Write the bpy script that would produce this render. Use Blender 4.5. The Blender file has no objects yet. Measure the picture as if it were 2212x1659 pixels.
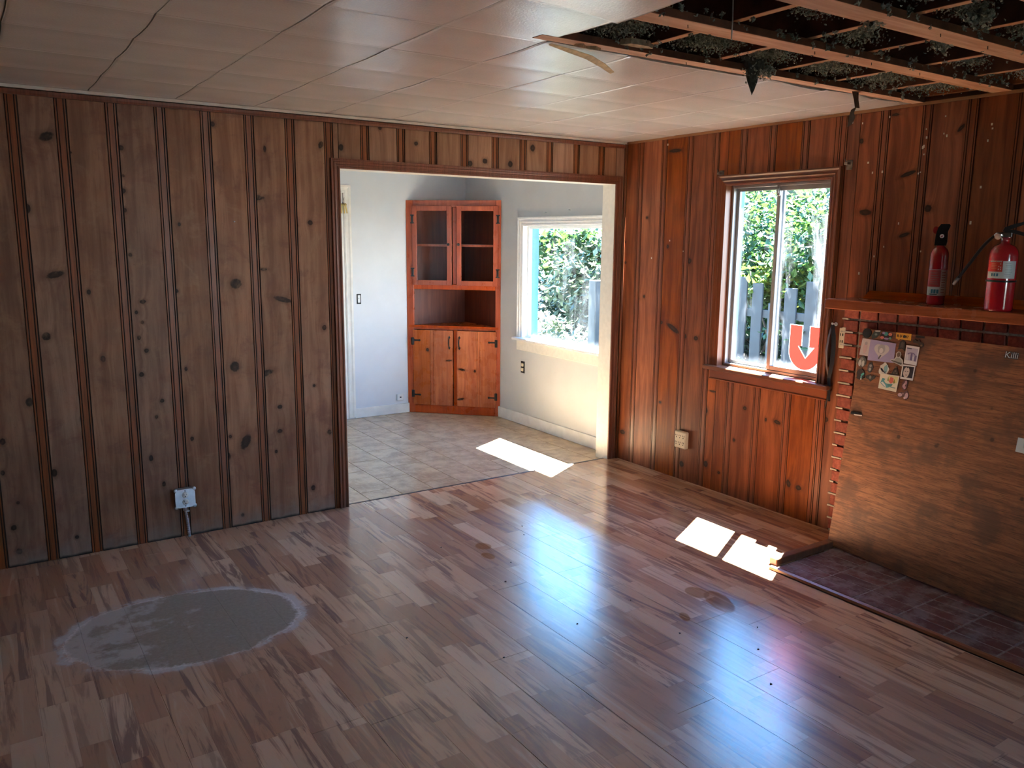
import bpy, math, random
from mathutils import Vector, Matrix
random.seed(7)
SC = bpy.context.scene
COL = SC.collection
pi = math.pi
# ------------------------------------------------------------------ camera
F_PX = 1760.014
cam_d = bpy.data.cameras.new('camera'); cam = bpy.data.objects.new('camera', cam_d); COL.objects.link(cam)
cam_d.sensor_fit = 'HORIZONTAL'; cam_d.sensor_width = 36.0; cam_d.lens = F_PX / 2212 * 36.0
cam_d.clip_start = 0.05; cam_d.clip_end = 200
cam.matrix_world = (Matrix.Translation((-3.98, -4.5308, 1.62655)) @ Matrix.Rotation(-0.588587, 4, 'Z')
                    @ Matrix.Rotation(1.393638, 4, 'X') @ Matrix.Rotation(0.009157, 4, 'Z'))
SC.camera = cam
# ------------------------------------------------------------------ sky, sun, exposure
SUN_DIR = Vector((-1.0, -0.53, -1.95)).normalized()      # direction the light travels
SKY_STRENGTH = 7.0
SUN_STRENGTH = 115.0
world = bpy.data.worlds.new('sky'); SC.world = world; world.use_nodes = True
wt = world.node_tree; wt.nodes.clear()
w_out = wt.nodes.new('ShaderNodeOutputWorld'); w_bg = wt.nodes.new('ShaderNodeBackground')
w_tc = wt.nodes.new('ShaderNodeTexCoord'); w_sep = wt.nodes.new('ShaderNodeSeparateXYZ')
w_rmp = wt.nodes.new('ShaderNodeValToRGB')
wt.links.new(w_tc.outputs['Generated'], w_sep.inputs[0]); wt.links.new(w_sep.outputs[2], w_rmp.inputs[0])
w_rmp.color_ramp.elements[0].position = 0.0; w_rmp.color_ramp.elements[0].color = (0.92, 0.96, 1.0, 1)
w_rmp.color_ramp.elements[1].position = 0.8; w_rmp.color_ramp.elements[1].color = (0.13, 0.36, 0.92, 1)
for _p, _c in ((0.12, (0.66, 0.84, 1.0, 1)), (0.26, (0.20, 0.52, 1.0, 1))): w_rmp.color_ramp.elements.new(_p).color = _c
wt.links.new(w_rmp.outputs[0], w_bg.inputs[0]); w_bg.inputs[1].default_value = SKY_STRENGTH
wt.links.new(w_bg.outputs[0], w_out.inputs[0])
sun_d = bpy.data.lights.new('sun', 'SUN'); sun_d.energy = SUN_STRENGTH; sun_d.angle = 0.0095; sun_d.color = (1.0, 0.965, 0.92)
sun = bpy.data.objects.new('sun', sun_d); COL.objects.link(sun)
sun.rotation_euler = SUN_DIR.to_track_quat('-Z', 'Y').to_euler(); sun.location = (6, 4, 9)
SC.view_settings.view_transform = 'Standard'; SC.view_settings.look = 'None'
SC.view_settings.gamma = 1.0; SC.view_settings.use_curve_mapping = False
SC.view_settings.exposure = 1.6
SC.cycles.max_bounces = 10; SC.cycles.diffuse_bounces = 6; SC.cycles.glossy_bounces = 4
SC.cycles.transparent_max_bounces = 16; SC.cycles.sample_clamp_indirect = 6.0
SC.cycles.caustics_reflective = False; SC.cycles.caustics_refractive = False

# ------------------------------------------------------------------ node helpers
class M:
    """small shader-node builder"""
    def __init__(s, name):
        s.m = bpy.data.materials.new(name); s.m.use_nodes = True
        s.t = s.m.node_tree; s.t.nodes.clear(); s.out = s.t.nodes.new('ShaderNodeOutputMaterial')
    def put(s, inp, v):
        if isinstance(v, bpy.types.NodeSocket): s.t.links.new(v, inp)
        elif v is not None:
            if inp.type == 'RGBA' and len(v) == 3: v = (*v, 1)
            inp.default_value = v
    def n(s, typ, ins=None, **props):
        nd = s.t.nodes.new('ShaderNode' + typ)
        for k, v in props.items(): setattr(nd, k, v)
        for k, v in (ins or {}).items(): s.put(nd.inputs[k], v)
        return nd
    def obj(s): return s.n('TexCoord').outputs['Object']
    def pos(s): return s.n('NewGeometry').outputs['Position']
    def rand(s): return s.n('ObjectInfo').outputs['Random']
    def sep(s, v):
        o = s.n('SeparateXYZ', {0: v}).outputs; return o[0], o[1], o[2]
    def comb(s, x, y, z): return s.n('CombineXYZ', {0: x, 1: y, 2: z}).outputs[0]
    def ma(s, op, a, b=None, c=None, clamp=False):
        d = {0: a}
        if b is not None: d[1] = b
        if c is not None: d[2] = c
        return s.n('Math', d, operation=op, use_clamp=clamp).outputs[0]
    def vm(s, op, a, b=None):
        nd = s.n('VectorMath', {0: a} if b is None else {0: a, 1: b}, operation=op)
        return nd.outputs['Value'] if op in ('LENGTH', 'DISTANCE', 'DOT_PRODUCT') else nd.outputs[0]
    def noise(s, v, scale, detail=3, rough=0.55, dist=0.0):
        return s.n('TexNoise', {'Vector': v, 'Scale': scale, 'Detail': detail, 'Roughness': rough, 'Distortion': dist}).outputs[0]
    def white(s, v): return s.n('TexWhiteNoise', {'Vector': v}, noise_dimensions='3D').outputs['Value']
    def ramp(s, f, stops, mode='LINEAR'):
        nd = s.n('ValToRGB', {0: f}); r = nd.color_ramp; r.interpolation = mode
        r.elements[0].position = stops[0][0]; r.elements[1].position = stops[-1][0]
        for p_, c_ in stops[1:-1]: r.elements.new(p_)
        for e, (p_, c_) in zip(r.elements, stops): e.position = p_; e.color = (*c_, 1) if len(c_) == 3 else c_
        return nd.outputs[0]
    def sm(s, v, lo, hi):                                   # smoothstep lo->hi (lo may be above hi)
        nd = s.n('MapRange', {0: v, 1: lo, 2: hi, 3: 0.0, 4: 1.0}, interpolation_type='SMOOTHSTEP', clamp=True)
        if lo > hi:
            nd.inputs[1].default_value, nd.inputs[2].default_value = hi, lo
            nd.inputs[3].default_value, nd.inputs[4].default_value = 1.0, 0.0
        return nd.outputs[0]
    def mix(s, f, a, b, mode='MIX'):
        nd = s.n('Mix', None, data_type='RGBA', blend_type=mode)
        s.put(nd.inputs[0], f); s.put(nd.inputs[6], a); s.put(nd.inputs[7], b); return nd.outputs[2]
    def mixf(s, f, a, b):
        nd = s.n('Mix', None, data_type='FLOAT'); s.put(nd.inputs[0], f); s.put(nd.inputs[2], a); s.put(nd.inputs[3], b)
        return nd.outputs[0]
    def bump(s, h, strength=0.3, dist=0.01): return s.n('Bump', {'Strength': strength, 'Distance': dist, 'Height': h}).outputs[0]
    def pbr(s, col, rough=0.5, metal=0.0, normal=None, spec=0.5, coat=0.0, coat_rough=0.1, **kw):
        nd = s.n('BsdfPrincipled', {'Base Color': col, 'Roughness': rough, 'Metallic': metal, 'Specular IOR Level': spec,
                                    'Coat Weight': coat, 'Coat Roughness': coat_rough})
        if normal is not None: s.put(nd.inputs['Normal'], normal)
        for k, v in kw.items(): s.put(nd.inputs[k], v)
        return nd.outputs[0]
    def fin(s, sh): s.t.links.new(sh, s.out.inputs[0]); return s.m

def flat(name, col, rough=0.5, metal=0.0, spec=0.5, coat=0.0, var=0.0, scale=30, bump=0.0):
    k = M(name); c = col; nrm = None
    if var > 0 or bump > 0:
        nz = k.noise(k.obj(), scale, 4)
        if var > 0: c = k.mix(k.sm(nz, .3, .7), tuple(x * (1 - var) for x in col), tuple(min(1, x * (1 + var)) for x in col))
        if bump > 0: nrm = k.bump(nz, bump, .004)
    return k.fin(k.pbr(c, rough, metal, nrm, spec, coat))

# ------------------------------------------------------------------ mesh helpers
class MB:
    def __init__(s): s.v = []; s.f = []; s.m = []; s.smooth = []
    def add(s, vs, fs, mi=0, smooth=False):
        o = len(s.v); s.v += [tuple(v) for v in vs]
        for f in fs: s.f.append(tuple(i + o for i in f)); s.m.append(mi); s.smooth.append(smooth)
    def box(s, a, b, mi=0, mat=None):
        (x0, y0, z0), (x1, y1, z1) = a, b
        vs = [(x0,y0,z0),(x1,y0,z0),(x1,y1,z0),(x0,y1,z0),(x0,y0,z1),(x1,y0,z1),(x1,y1,z1),(x0,y1,z1)]
        if mat is not None: vs = [mat @ Vector(v) for v in vs]
        s.add(vs, [(0,3,2,1),(4,5,6,7),(0,1,5,4),(1,2,6,5),(2,3,7,6),(3,0,4,7)], mi)
    def cbox(s, a, b, c=0.004, mi=0, mat=None):
        """box with chamfered edges"""
        x = (a[0], b[0]); y = (a[1], b[1]); z = (a[2], b[2])
        c = min(c, (x[1]-x[0])*.45, (y[1]-y[0])*.45, (z[1]-z[0])*.45)
        vs = []; idx = {}
        def V(p):
            p = tuple(round(q, 7) for q in p)
            if p not in idx: idx[p] = len(vs); vs.append(p)
            return idx[p]
        fs = []
        ax = (x, y, z)
        def pt(sx, sy, sz, on):
            sg = (sx, sy, sz)
            return V([ax[k][sg[k]] if k == on else ax[k][sg[k]] + (c if sg[k] == 0 else -c) for k in range(3)])
        for on in range(3):
            o1, o2 = (on+1) % 3, (on+2) % 3
            for sd in (0, 1):
                q = []
                for (p, r) in ((0,0),(1,0),(1,1),(0,1)):
                    sg = [0,0,0]; sg[on] = sd; sg[o1] = p; sg[o2] = r; q.append(pt(*sg, on))
                fs.append(q if sd else q[::-1])
        for e in range(3):
            o1, o2 = (e+1) % 3, (e+2) % 3
            for p in (0,1):
                for r in (0,1):
                    g = [];
                    for t in (0,1):
                        sg = [0,0,0]; sg[e] = t; sg[o1] = p; sg[o2] = r; g.append(tuple(sg))
                    q = [pt(*g[0], o1), pt(*g[1], o1), pt(*g[1], o2), pt(*g[0], o2)]
                    fs.append(q if (p + r) % 2 == 0 else q[::-1])
        for sx in (0,1):
            for sy in (0,1):
                for sz in (0,1):
                    q = [pt(sx,sy,sz,0), pt(sx,sy,sz,1), pt(sx,sy,sz,2)]
                    fs.append(q if (sx+sy+sz) % 2 == 1 else q[::-1])
        if mat is not None: vs = [mat @ Vector(v) for v in vs]
        s.add(vs, fs, mi)
    def prism(s, poly, z0, z1, mi=0, mat=None, mi_side=None):
        n = len(poly)
        area = sum(poly[i][0]*poly[(i+1)%n][1]-poly[(i+1)%n][0]*poly[i][1] for i in range(n))
        if area < 0: poly = poly[::-1]
        vs = [(x, y, z0) for x, y in poly] + [(x, y, z1) for x, y in poly]
        if mat is not None: vs = [mat @ Vector(v) for v in vs]
        o = len(s.v)
        s.add(vs, [tuple(range(n-1, -1, -1)), tuple(range(n, 2*n))], mi)
        sd = mi if mi_side is None else mi_side
        for i in range(n):
            j = (i+1) % n; s.f.append((o+i, o+j, o+n+j, o+n+i)); s.m.append(sd); s.smooth.append(False)
    def lathe(s, prof, seg=24, c=(0,0,0), mi=0, smooth=True, mat=None):
        vs = []; fs = []
        for r, z in prof:
            for k in range(seg):
                a = 2*pi*k/seg; vs.append((c[0]+r*math.cos(a), c[1]+r*math.sin(a), c[2]+z))
        for i in range(len(prof)-1):
            for k in range(seg):
                k2 = (k+1) % seg; fs.append((i*seg+k, i*seg+k2, (i+1)*seg+k2, (i+1)*seg+k))
        fs.append(tuple(range(seg-1, -1, -1))); fs.append(tuple((len(prof)-1)*seg+k for k in range(seg)))
        if mat is not None: vs = [mat @ Vector(v) for v in vs]
        s.add(vs, fs, mi, smooth)
    def tube(s, pts, rad, seg=8, mi=0, smooth=True):
        pts = [Vector(p) for p in pts]; n = len(pts)
        rads = rad if isinstance(rad, (list, tuple)) else [rad]*n
        vs = []; fs = []; up = Vector((0,0,1)); prev = None
        for i, p in enumerate(pts):
            d = (pts[min(i+1,n-1)] - pts[max(i-1,0)]).normalized()
            if prev is None: a = d.cross(up if abs(d.z) < .9 else Vector((1,0,0))).normalized()
            else: a = (prev - d*prev.dot(d)).normalized()
            prev = a; b = d.cross(a)
            for k in range(seg):
                t = 2*pi*k/seg; vs.append(p + (a*math.cos(t)+b*math.sin(t))*rads[i])
        for i in range(n-1):
            for k in range(seg):
                k2 = (k+1) % seg; fs.append((i*seg+k, i*seg+k2, (i+1)*seg+k2, (i+1)*seg+k))
        fs.append(tuple(range(seg-1,-1,-1))); fs.append(tuple((n-1)*seg+k for k in range(seg)))
        s.add(vs, fs, mi, smooth)
    def sweep(s, prof, p0, p1, out, up, miter0=0.0, miter1=0.0, mi=0):
        """straight moulding: profile (w across 'up', d along 'out') from p0 to p1; miter shifts ends by w"""
        p0 = Vector(p0); p1 = Vector(p1); d = (p1-p0).normalized(); out = Vector(out); up = Vector(up)
        n = len(prof); vs = []
        for q, mt in ((p0, miter0), (p1, -miter1)):
            for w, t in prof: vs.append(q + up*w + out*t + d*(mt*w))
        fs = [tuple(range(n-1,-1,-1)), tuple(range(n,2*n))]
        for i in range(n):
            j = (i+1) % n; fs.append((i, j, n+j, n+i))
        s.add(vs, fs, mi)
    def build(s, name, mats=None, parent=None, loc=None, mw=None):
        me = bpy.data.meshes.new(name); me.from_pydata(s.v, [], s.f)
        for m in (mats if isinstance(mats, (list, tuple)) else [mats]):
            if m is not None: me.materials.append(m)
        me.polygons.foreach_set('material_index', s.m); me.polygons.foreach_set('use_smooth', s.smooth)
        me.update()
        o = bpy.data.objects.new(name, me); COL.objects.link(o)
        if parent is not None: o.parent = parent
        if loc is not None: o.location = loc
        if mw is not None: o.matrix_world = mw
        return o
def inst(name, me, parent=None, loc=(0,0,0), rz=0.0, scale=None):
    o = bpy.data.objects.new(name, me); COL.objects.link(o); o.parent = parent; o.location = loc; o.rotation_euler = (0,0,rz)
    if scale: o.scale = scale
    return o
def empty(name, loc=(0,0,0), rz=0.0):
    o = bpy.data.objects.new(name, None); COL.objects.link(o); o.location = loc; o.rotation_euler = (0,0,rz); o.empty_display_size = .1
    return o
def tag(o, label, cat, group=None):
    o['label'] = label; o['category'] = cat
    if group: o['group'] = group
    return o
def struct(o, label=None):
    o['kind'] = 'structure'
    if label: o['label'] = label
    return o
def stuff(o, label=None, cat=None):
    o['kind'] = 'stuff'
    if label: o['label'] = label
    if cat: o['category'] = cat
    return o
def recalc(o):
    import bmesh
    bm = bmesh.new(); bm.from_mesh(o.data); bmesh.ops.recalc_face_normals(bm, faces=bm.faces); bm.to_mesh(o.data); bm.free(); return o
def text_mesh(txt, size, bold=0.0):
    cu = bpy.data.curves.new('lettering', 'FONT'); cu.body = txt; cu.size = size; cu.align_x = 'LEFT'; cu.offset = bold
    cu.extrude = 0.0002; cu.resolution_u = 2
    ob = bpy.data.objects.new('lettering', cu); COL.objects.link(ob)
    bpy.context.view_layer.update()
    me = bpy.data.meshes.new_from_object(ob.evaluated_get(bpy.context.evaluated_depsgraph_get()))
    bpy.data.objects.remove(ob); bpy.data.curves.remove(cu); me.name = 'lettering'
    return me
H = 2.30

# ------------------------------------------------------------------ materials
def pine(name, c_dark, c_light, knots=(), rough=0.40, base_stain=False, axis='Z', spec=0.25, scratch=.10, knot_col=(.018,.010,.007)):
    """knotty pine: streaky grain along 'axis', knots given in the plank's own x/z plane"""
    k = M(name); P = k.obj(); rnd = k.rand(); x, y, z = k.sep(P)
    off = k.ma('MULTIPLY', rnd, 37.0)
    if axis == 'Z': gv = k.comb(k.ma('ADD', k.ma('MULTIPLY', x, 1.0), off), y, k.ma('MULTIPLY', z, .07)); gx, gz = x, z
    elif axis == 'X': gv = k.comb(k.ma('MULTIPLY', x, .07), k.ma('ADD', y, off), z); gx, gz = z, x
    else: gv = k.comb(k.ma('ADD', x, off), k.ma('MULTIPLY', y, .07), z); gx, gz = x, y
    d = None
    for (kx, kz, rx, rz, an) in knots:
        mp = k.n('Mapping', {'Vector': k.comb(x, 0.0, z), 'Location': (kx, 0, kz), 'Rotation': (0, math.radians(-an), 0), 'Scale': (rx, 1, rz)}, vector_type='TEXTURE')
        l = k.vm('LENGTH', mp.outputs[0]); d = l if d is None else k.ma('MINIMUM', d, l)
    if d is not None:
        swirl = k.ma('DIVIDE', .035, k.ma('ADD', d, .55))
        gv = k.vm('ADD', gv, k.comb(swirl, 0.0, 0.0))
    g1 = k.noise(gv, 26, 5, .6, .6); g2 = k.noise(gv, 90, 4, .6); g3 = k.noise(P, 2.2, 2)
    col = k.mix(k.sm(g1, .32, .68), c_dark, c_light)
    col = k.mix(k.ma('MULTIPLY', k.sm(g2, .52, .75), .35), col, tuple(v * .45 for v in c_dark))
    col = k.mix(k.ma('MULTIPLY', k.sm(g3, .35, .7), .45), col, tuple(v * .62 for v in c_dark))
    bright = k.n('HueSaturation', {'Value': k.mixf(rnd, .84, 1.18), 'Saturation': k.mixf(k.ma('FRACT', k.ma('MULTIPLY', rnd, 7.3)), .88, 1.08), 'Color': col}).outputs[0]
    col = bright
    if d is not None:
        dn = k.ma('ADD', d, k.ma('MULTIPLY', k.ma('SUBTRACT', k.noise(P, 70, 2), .5), .5))
        col = k.mix(k.ma('MULTIPLY', k.sm(dn, 2.3, 1.0), .45), col, tuple(v * .5 for v in c_dark))
        col = k.mix(k.ma('MULTIPLY', k.sm(dn, 1.15, .8), .94), col, knot_col)
        core = k.ma('MULTIPLY', k.sm(dn, .5, .25), .25); col = k.mix(core, col, (.09, .045, .025))
    if base_stain:
        nz = k.noise(P, 14, 4)
        b1 = k.noise(k.vm('ADD', P, k.comb(off, 0.0, 0.0)), 5.5, 5, .7, .5); col = k.mix(k.ma('MULTIPLY', k.sm(b1, .50, .68), .55), col, (.165, .078, .058)); col = k.mix(k.ma('MULTIPLY', k.sm(b1, .46, .30), .40), col, (.36, .235, .145))
        sp = k.noise(k.vm('ADD', P, k.comb(off, 3.0, 0.0)), 150, 2); col = k.mix(k.ma('MULTIPLY', k.sm(sp, .66, .74), .5), col, (.06, .032, .022))
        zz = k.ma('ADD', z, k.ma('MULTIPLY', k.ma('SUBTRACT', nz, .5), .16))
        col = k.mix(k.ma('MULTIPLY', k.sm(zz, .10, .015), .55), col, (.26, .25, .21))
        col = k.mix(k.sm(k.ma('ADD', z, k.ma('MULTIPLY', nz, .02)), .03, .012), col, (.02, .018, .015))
        col = k.mix(k.ma('MULTIPLY', k.sm(k.noise(P, 3.1, 4, .7), .56, .7), .3), col, (.18, .155, .12))
    sc = k.ma('MULTIPLY', k.sm(k.noise(k.comb(k.ma('MULTIPLY', x, 8.0), y, k.ma('MULTIPLY', z, 3.0)), 9, 3, .7), .66, .74), scratch)
    col = k.mix(sc, col, tuple(min(1, v * 1.9) for v in c_light))
    rg = k.ma('ADD', rough, k.ma('MULTIPLY', k.ma('SUBTRACT', k.noise(P, 12, 3), .5), .25))
    return k.fin(k.pbr(col, rg, 0, k.bump(g2, .10, .002), spec))
def strip_wood(name, c, rough=.35):
    k = M(name); P = k.obj(); x, y, z = k.sep(P)
    g = k.noise(k.comb(k.ma('MULTIPLY', x, 60.0), y, k.ma('ADD', k.ma('MULTIPLY', z, 2.0), k.ma('MULTIPLY', k.rand(), 20.0))), 2, 4)
    col = k.mix(k.sm(g, .3, .7), tuple(v * .6 for v in c), c)
    return k.fin(k.pbr(col, rough))
GROOVE_R = flat('right_groove_grime', (.075, .020, .007), .6)
GROOVE = flat('groove_grime', (.022, .009, .004), .6)
L_DARK, L_LIGHT, L_STRIP = (.235, .125, .078), (.375, .225, .145), (.255, .080, .020)
R_DARK, R_LIGHT, R_STRIP = (.150, .033, .008), (.320, .090, .023), (.235, .060, .016)
M_lstrip = strip_wood('left_strip_wood', L_STRIP); M_rstrip = strip_wood('right_strip_wood', R_STRIP)
M_casing = strip_wood('brown_casing_wood', (.20, .062, .024), .35)
M_casing_l = strip_wood('red_brown_casing_wood', (.205, .072, .038), .4)
M_rawwood = strip_wood('raw_edge_wood', (.36, .17, .07), .6)
M_mantel = pine('mantel_pine', (.20, .048, .014), (.34, .095, .028), axis='Y', rough=.25, scratch=0.0)
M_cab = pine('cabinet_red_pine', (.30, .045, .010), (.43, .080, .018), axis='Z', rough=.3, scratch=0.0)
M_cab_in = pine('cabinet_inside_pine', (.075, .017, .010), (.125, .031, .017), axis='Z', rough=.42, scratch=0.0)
M_cream = flat('cream_paint', (.80, .77, .68), .4, var=.04)
M_white = flat('white_paint', (.82, .82, .80), .35, var=.03)
M_gray = flat('gray_wall_paint', (.64, .68, .72), .45, var=.03, scale=4)
M_gray2 = flat('warm_gray_wall_paint', (.52, .53, .53), .45, var=.03, scale=4)
M_trimwhite = flat('worn_white_trim', (.78, .77, .73), .4, var=.06, scale=12)
M_black = flat('black_iron', (.012, .012, .012), .4)
M_blackpl = flat('black_plastic', (.01, .01, .011), .35)
M_steel = flat('galvanised_steel', (.62, .66, .70), .35, .85, var=.1)
M_alu = flat('aluminium_frame', (.30, .30, .30), .45, .4)
M_ivory = flat('ivory_plastic', (.70, .62, .44), .4)
M_wplas = flat('white_plastic', (.82, .82, .80), .35)
M_dark = flat('dark_slot', (.008, .008, .008), .7)
M_blue = flat('blue_exterior_paint', (.012, .10, .17), .5, var=.1)
M_darkwall = flat('dark_plain_paneling', (.16, .065, .03), .5, var=.2, scale=3)
M_attic = flat('attic_boards', (.055, .022, .013), .9, var=.4, scale=5)
M_mortar = flat('mortar', (.30, .27, .22), .9, var=.3, scale=60)
M_red = flat('red_enamel', (.44, .010, .020), .15, spec=.7, coat=1.0)
M_chrome = flat('chrome_metal', (.75, .75, .75), .2, 1.0)

def make_ceiling():
    k = M('ceiling_tile_paint'); P = k.pos()
    pe = k.noise(P, 130, 3, .6); big = k.noise(P, 3.5, 3)
    col = k.mix(k.sm(big, .35, .7), (.74, .745, .76), (.80, .805, .815))
    return k.fin(k.pbr(col, .19, 0, k.bump(pe, .22, .004), .8))
M_ceil = make_ceiling()

def make_floor():
    k = M('laminate_print'); P = k.pos(); x, y, z = k.sep(P)
    sx = k.ma('DIVIDE', k.ma('ADD', x, 10.0 + .01), .0925)
    ix = k.ma('FLOOR', sx)
    h = k.white(k.comb(ix, 3.7, 1.3))
    sy = k.ma('ADD', k.ma('DIVIDE', y, .43), k.ma('MULTIPLY', h, 9.0)); iy = k.ma('FLOOR', sy)
    r = k.white(k.comb(ix, iy, 5.1)); r2 = k.white(k.comb(ix, iy, 9.7))
    gv = k.comb(k.ma('ADD', x, k.ma('MULTIPLY', r, 31.0)), k.ma('ADD', k.ma('MULTIPLY', y, .085), k.ma('MULTIPLY', r2, 17.0)), 0.0)
    g1 = k.noise(gv, 15, 5, .62, 1.6); g2 = k.noise(gv, 75, 4, .65)
    col = k.ramp(r, [(0, (.35, .180, .098)), (.3, (.48, .268, .152)), (.65, (.60, .375, .225)), (1, (.69, .48, .315))])
    streak = k.sm(g1, .49, .60)
    col = k.mix(k.ma('MULTIPLY', streak, k.mixf(r2, .35, .95)), col, k.mix(r2, (.155, .068, .042), (.19, .10, .078)))
    col = k.mix(k.ma('MULTIPLY', k.sm(g1, .42, .30), .5), col, (.66, .49, .34))
    col = k.mix(k.ma('MULTIPLY', k.sm(g2, .55, .8), .4), col, (.085, .04, .026))
    # printed joints between the strips of one board
    fx = k.ma('FRACT', sx); fy = k.ma('FRACT', sy)
    ej = k.ma('MAXIMUM', k.sm(fx, .02, .0), k.sm(fy, .006, .0))
    col = k.mix(k.ma('MULTIPLY', ej, .4), col, (.10, .05, .035))
    # worn oval: print layer gone, fibreboard showing, pale scuffed rim
    mp = k.n('Mapping', {'Vector': k.comb(x, y, 0.0), 'Location': (-3.335, -1.10, 0), 'Rotation': (0, 0, math.radians(-12)), 'Scale': (.455, .345, 1)}, vector_type='TEXTURE')
    n1 = k.noise(P, 7, 4); n2 = k.noise(P, 60, 4, .7)
    e0 = k.vm('LENGTH', mp.outputs[0])
    e = k.ma('ADD', e0, k.ma('ADD', k.ma('MULTIPLY', k.ma('SUBTRACT', n1, .5), .22), k.ma('MULTIPLY', k.ma('SUBTRACT', n2, .5), .10)))
    inside = k.sm(e, 1.02, .97)
    core = k.mix(k.sm(n2, .3, .75), (.205, .168, .110), (.285, .238, .165))
    lx, ly, lz = k.sep(mp.outputs[0])
    scuff = k.sm(k.ma('ADD', k.noise(P, 5.5, 5, .65), k.ma('MULTIPLY', k.ma('SUBTRACT', -.25, lx), .16)), .50, .62)
    core = k.mix(k.ma('MULTIPLY', scuff, .8), core, (.46, .42, .37))
    halo = k.ma('MULTIPLY', k.sm(e, 1.24, 1.0), k.sm(k.noise(P, 9, 4, .7), .3, .6))
    col = k.mix(k.ma('MULTIPLY', halo, .35), col, (.46, .42, .40))
    col = k.mix(inside, col, core)
    rim = k.ma('MULTIPLY', k.sm(k.ma('ABSOLUTE', k.ma('SUBTRACT', e, 1.03)), .075, .015), k.sm(k.noise(P, 5, 4, .7), .42, .56))
    col = k.mix(k.ma('MULTIPLY', rim, .9), col, (.62, .61, .60))
    # dusty film: rough where dust lies, glossy where it was wiped
    nb = k.ma('MULTIPLY', k.ma('SUBTRACT', k.noise(P, 2.4, 3), .5), .35)
    a = k.ma('SMOOTH_MAX', k.ma('ADD', x, 1.13), k.ma('SUBTRACT', k.ma('ADD', y, .52), k.ma('MULTIPLY', 1.6, k.ma('MAXIMUM', k.ma('SUBTRACT', -1.85, x), 0.0))), .25)
    dust = k.sm(k.ma('ADD', a, nb), .06, -.06)
    for cx, cy, rx, ry, an in ((-1.245, -2.16, .055, .115, -25), (-1.26, -2.03, .05, .06, 0), (-1.49, -2.18, .022, .04, -30), (-1.85, -1.13, .03, .045, 0), (-1.80, -1.0, .04, .05, 0)):
        m2 = k.n('Mapping', {'Vector': k.comb(x, y, 0.0), 'Location': (cx, cy, 0), 'Rotation': (0, 0, math.radians(an)), 'Scale': (rx, ry, 1)}, vector_type='TEXTURE')
        q = k.ma('ADD', k.vm('LENGTH', m2.outputs[0]), k.ma('MULTIPLY', k.ma('SUBTRACT', n1, .5), .6))
        sm_ = k.sm(q, .92, 1.08); dust = k.ma('MULTIPLY', dust, sm_); col = k.mix(k.ma('MULTIPLY', k.ma('SUBTRACT', 1.0, sm_), .55), col, (.22, .105, .042))
    col = k.mix(k.ma('MULTIPLY', dust, .12), col, (.52, .47, .45))
    rough = k.mixf(dust, .13, .24)
    rough = k.ma('ADD', rough, k.ma('MULTIPLY', k.ma('SUBTRACT', k.noise(P, 4, 3, .6), .5), .04))
    rough = k.mixf(inside, rough, .85)
    hgt = k.mixf(inside, k.ma('MULTIPLY', g2, .25), k.ma('SUBTRACT', k.ma('MULTIPLY', n2, .4), 1.0))
    return k.fin(k.pbr(col, rough, 0, k.bump(hgt, .12, .004), .75))
M_floor = make_floor()

def make_vinyl():
    k = M('kitchen_vinyl'); P = k.pos(); rnd = k.rand(); x, y, z = k.sep(P)
    n1 = k.noise(k.vm('ADD', P, k.comb(k.ma('MULTIPLY', rnd, 13.0), 0.0, 0.0)), 7, 5, .65); n2 = k.noise(k.comb(k.ma('MULTIPLY', x, 2.0), k.ma('MULTIPLY', y, .8), rnd), 22, 4, .7)
    col = k.mix(k.sm(n1, .32, .68), (.30, .20, .115), (.55, .425, .28))
    col = k.mix(k.ma('MULTIPLY', k.sm(n2, .5, .72), .5), col, (.60, .52, .40))
    return k.fin(k.pbr(col, .30, 0, k.bump(n2, .12, .002), .5))
M_vinyl = make_vinyl()
M_vinyl_gap = flat('vinyl_seam', (.16, .12, .085), .7)

def make_glass(name, dirt, scale, low=.5, edge=None, refl=.02):
    k = M(name); P = k.pos()
    x, y, z = k.sep(P)
    st = k.noise(k.comb(x, k.ma('MULTIPLY', y, 2.2), k.ma('MULTIPLY', z, .55)), scale, 5, .7, .4)
    d = k.sm(st, low, low + .28)
    if edge:
        y0, y1, z0, z1 = edge
        ey = k.ma('MINIMUM', k.ma('SUBTRACT', y, y0), k.ma('SUBTRACT', y1, y)); ez = k.ma('MINIMUM', k.ma('SUBTRACT', z, z0), k.ma('SUBTRACT', z1, z))
        ed = k.ma('ADD', k.ma('MINIMUM', ey, ez), k.ma('MULTIPLY', k.ma('SUBTRACT', st, .5), .10))
        d = k.ma('MAXIMUM', d, k.sm(ed, .05, .0))
    ge = k.n('NewGeometry'); c_ = k.ma('ABSOLUTE', k.vm('DOT_PRODUCT', ge.outputs['Normal'], ge.outputs['Incoming']))
    fres = k.ma('ADD', refl, k.ma('MULTIPLY', .9, k.ma('POWER', k.ma('SUBTRACT', 1.0, c_, clamp=True), 5.0)))      # Schlick, same from both faces
    tr = k.n('BsdfTransparent', {'Color': (.96, .98, .98, 1)}).outputs[0]
    gl = k.n('BsdfGlossy', {'Color': (1, 1, 1, 1), 'Roughness': .02}).outputs[0]
    sh = k.n('MixShader', {0: fres, 1: tr, 2: gl}).outputs[0]
    df = k.n('BsdfTranslucent', {'Color': (.75, .80, .85, 1)}).outputs[0]
    return k.fin(k.n('MixShader', {0: k.ma('MULTIPLY', d, dirt), 1: sh, 2: df}).outputs[0])
M_glass_cab = make_glass('cabinet_glass', .0, 3, refl=.0008)
M_glass_clean = make_glass('clean_window_glass', .10, 3, .52)

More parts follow.
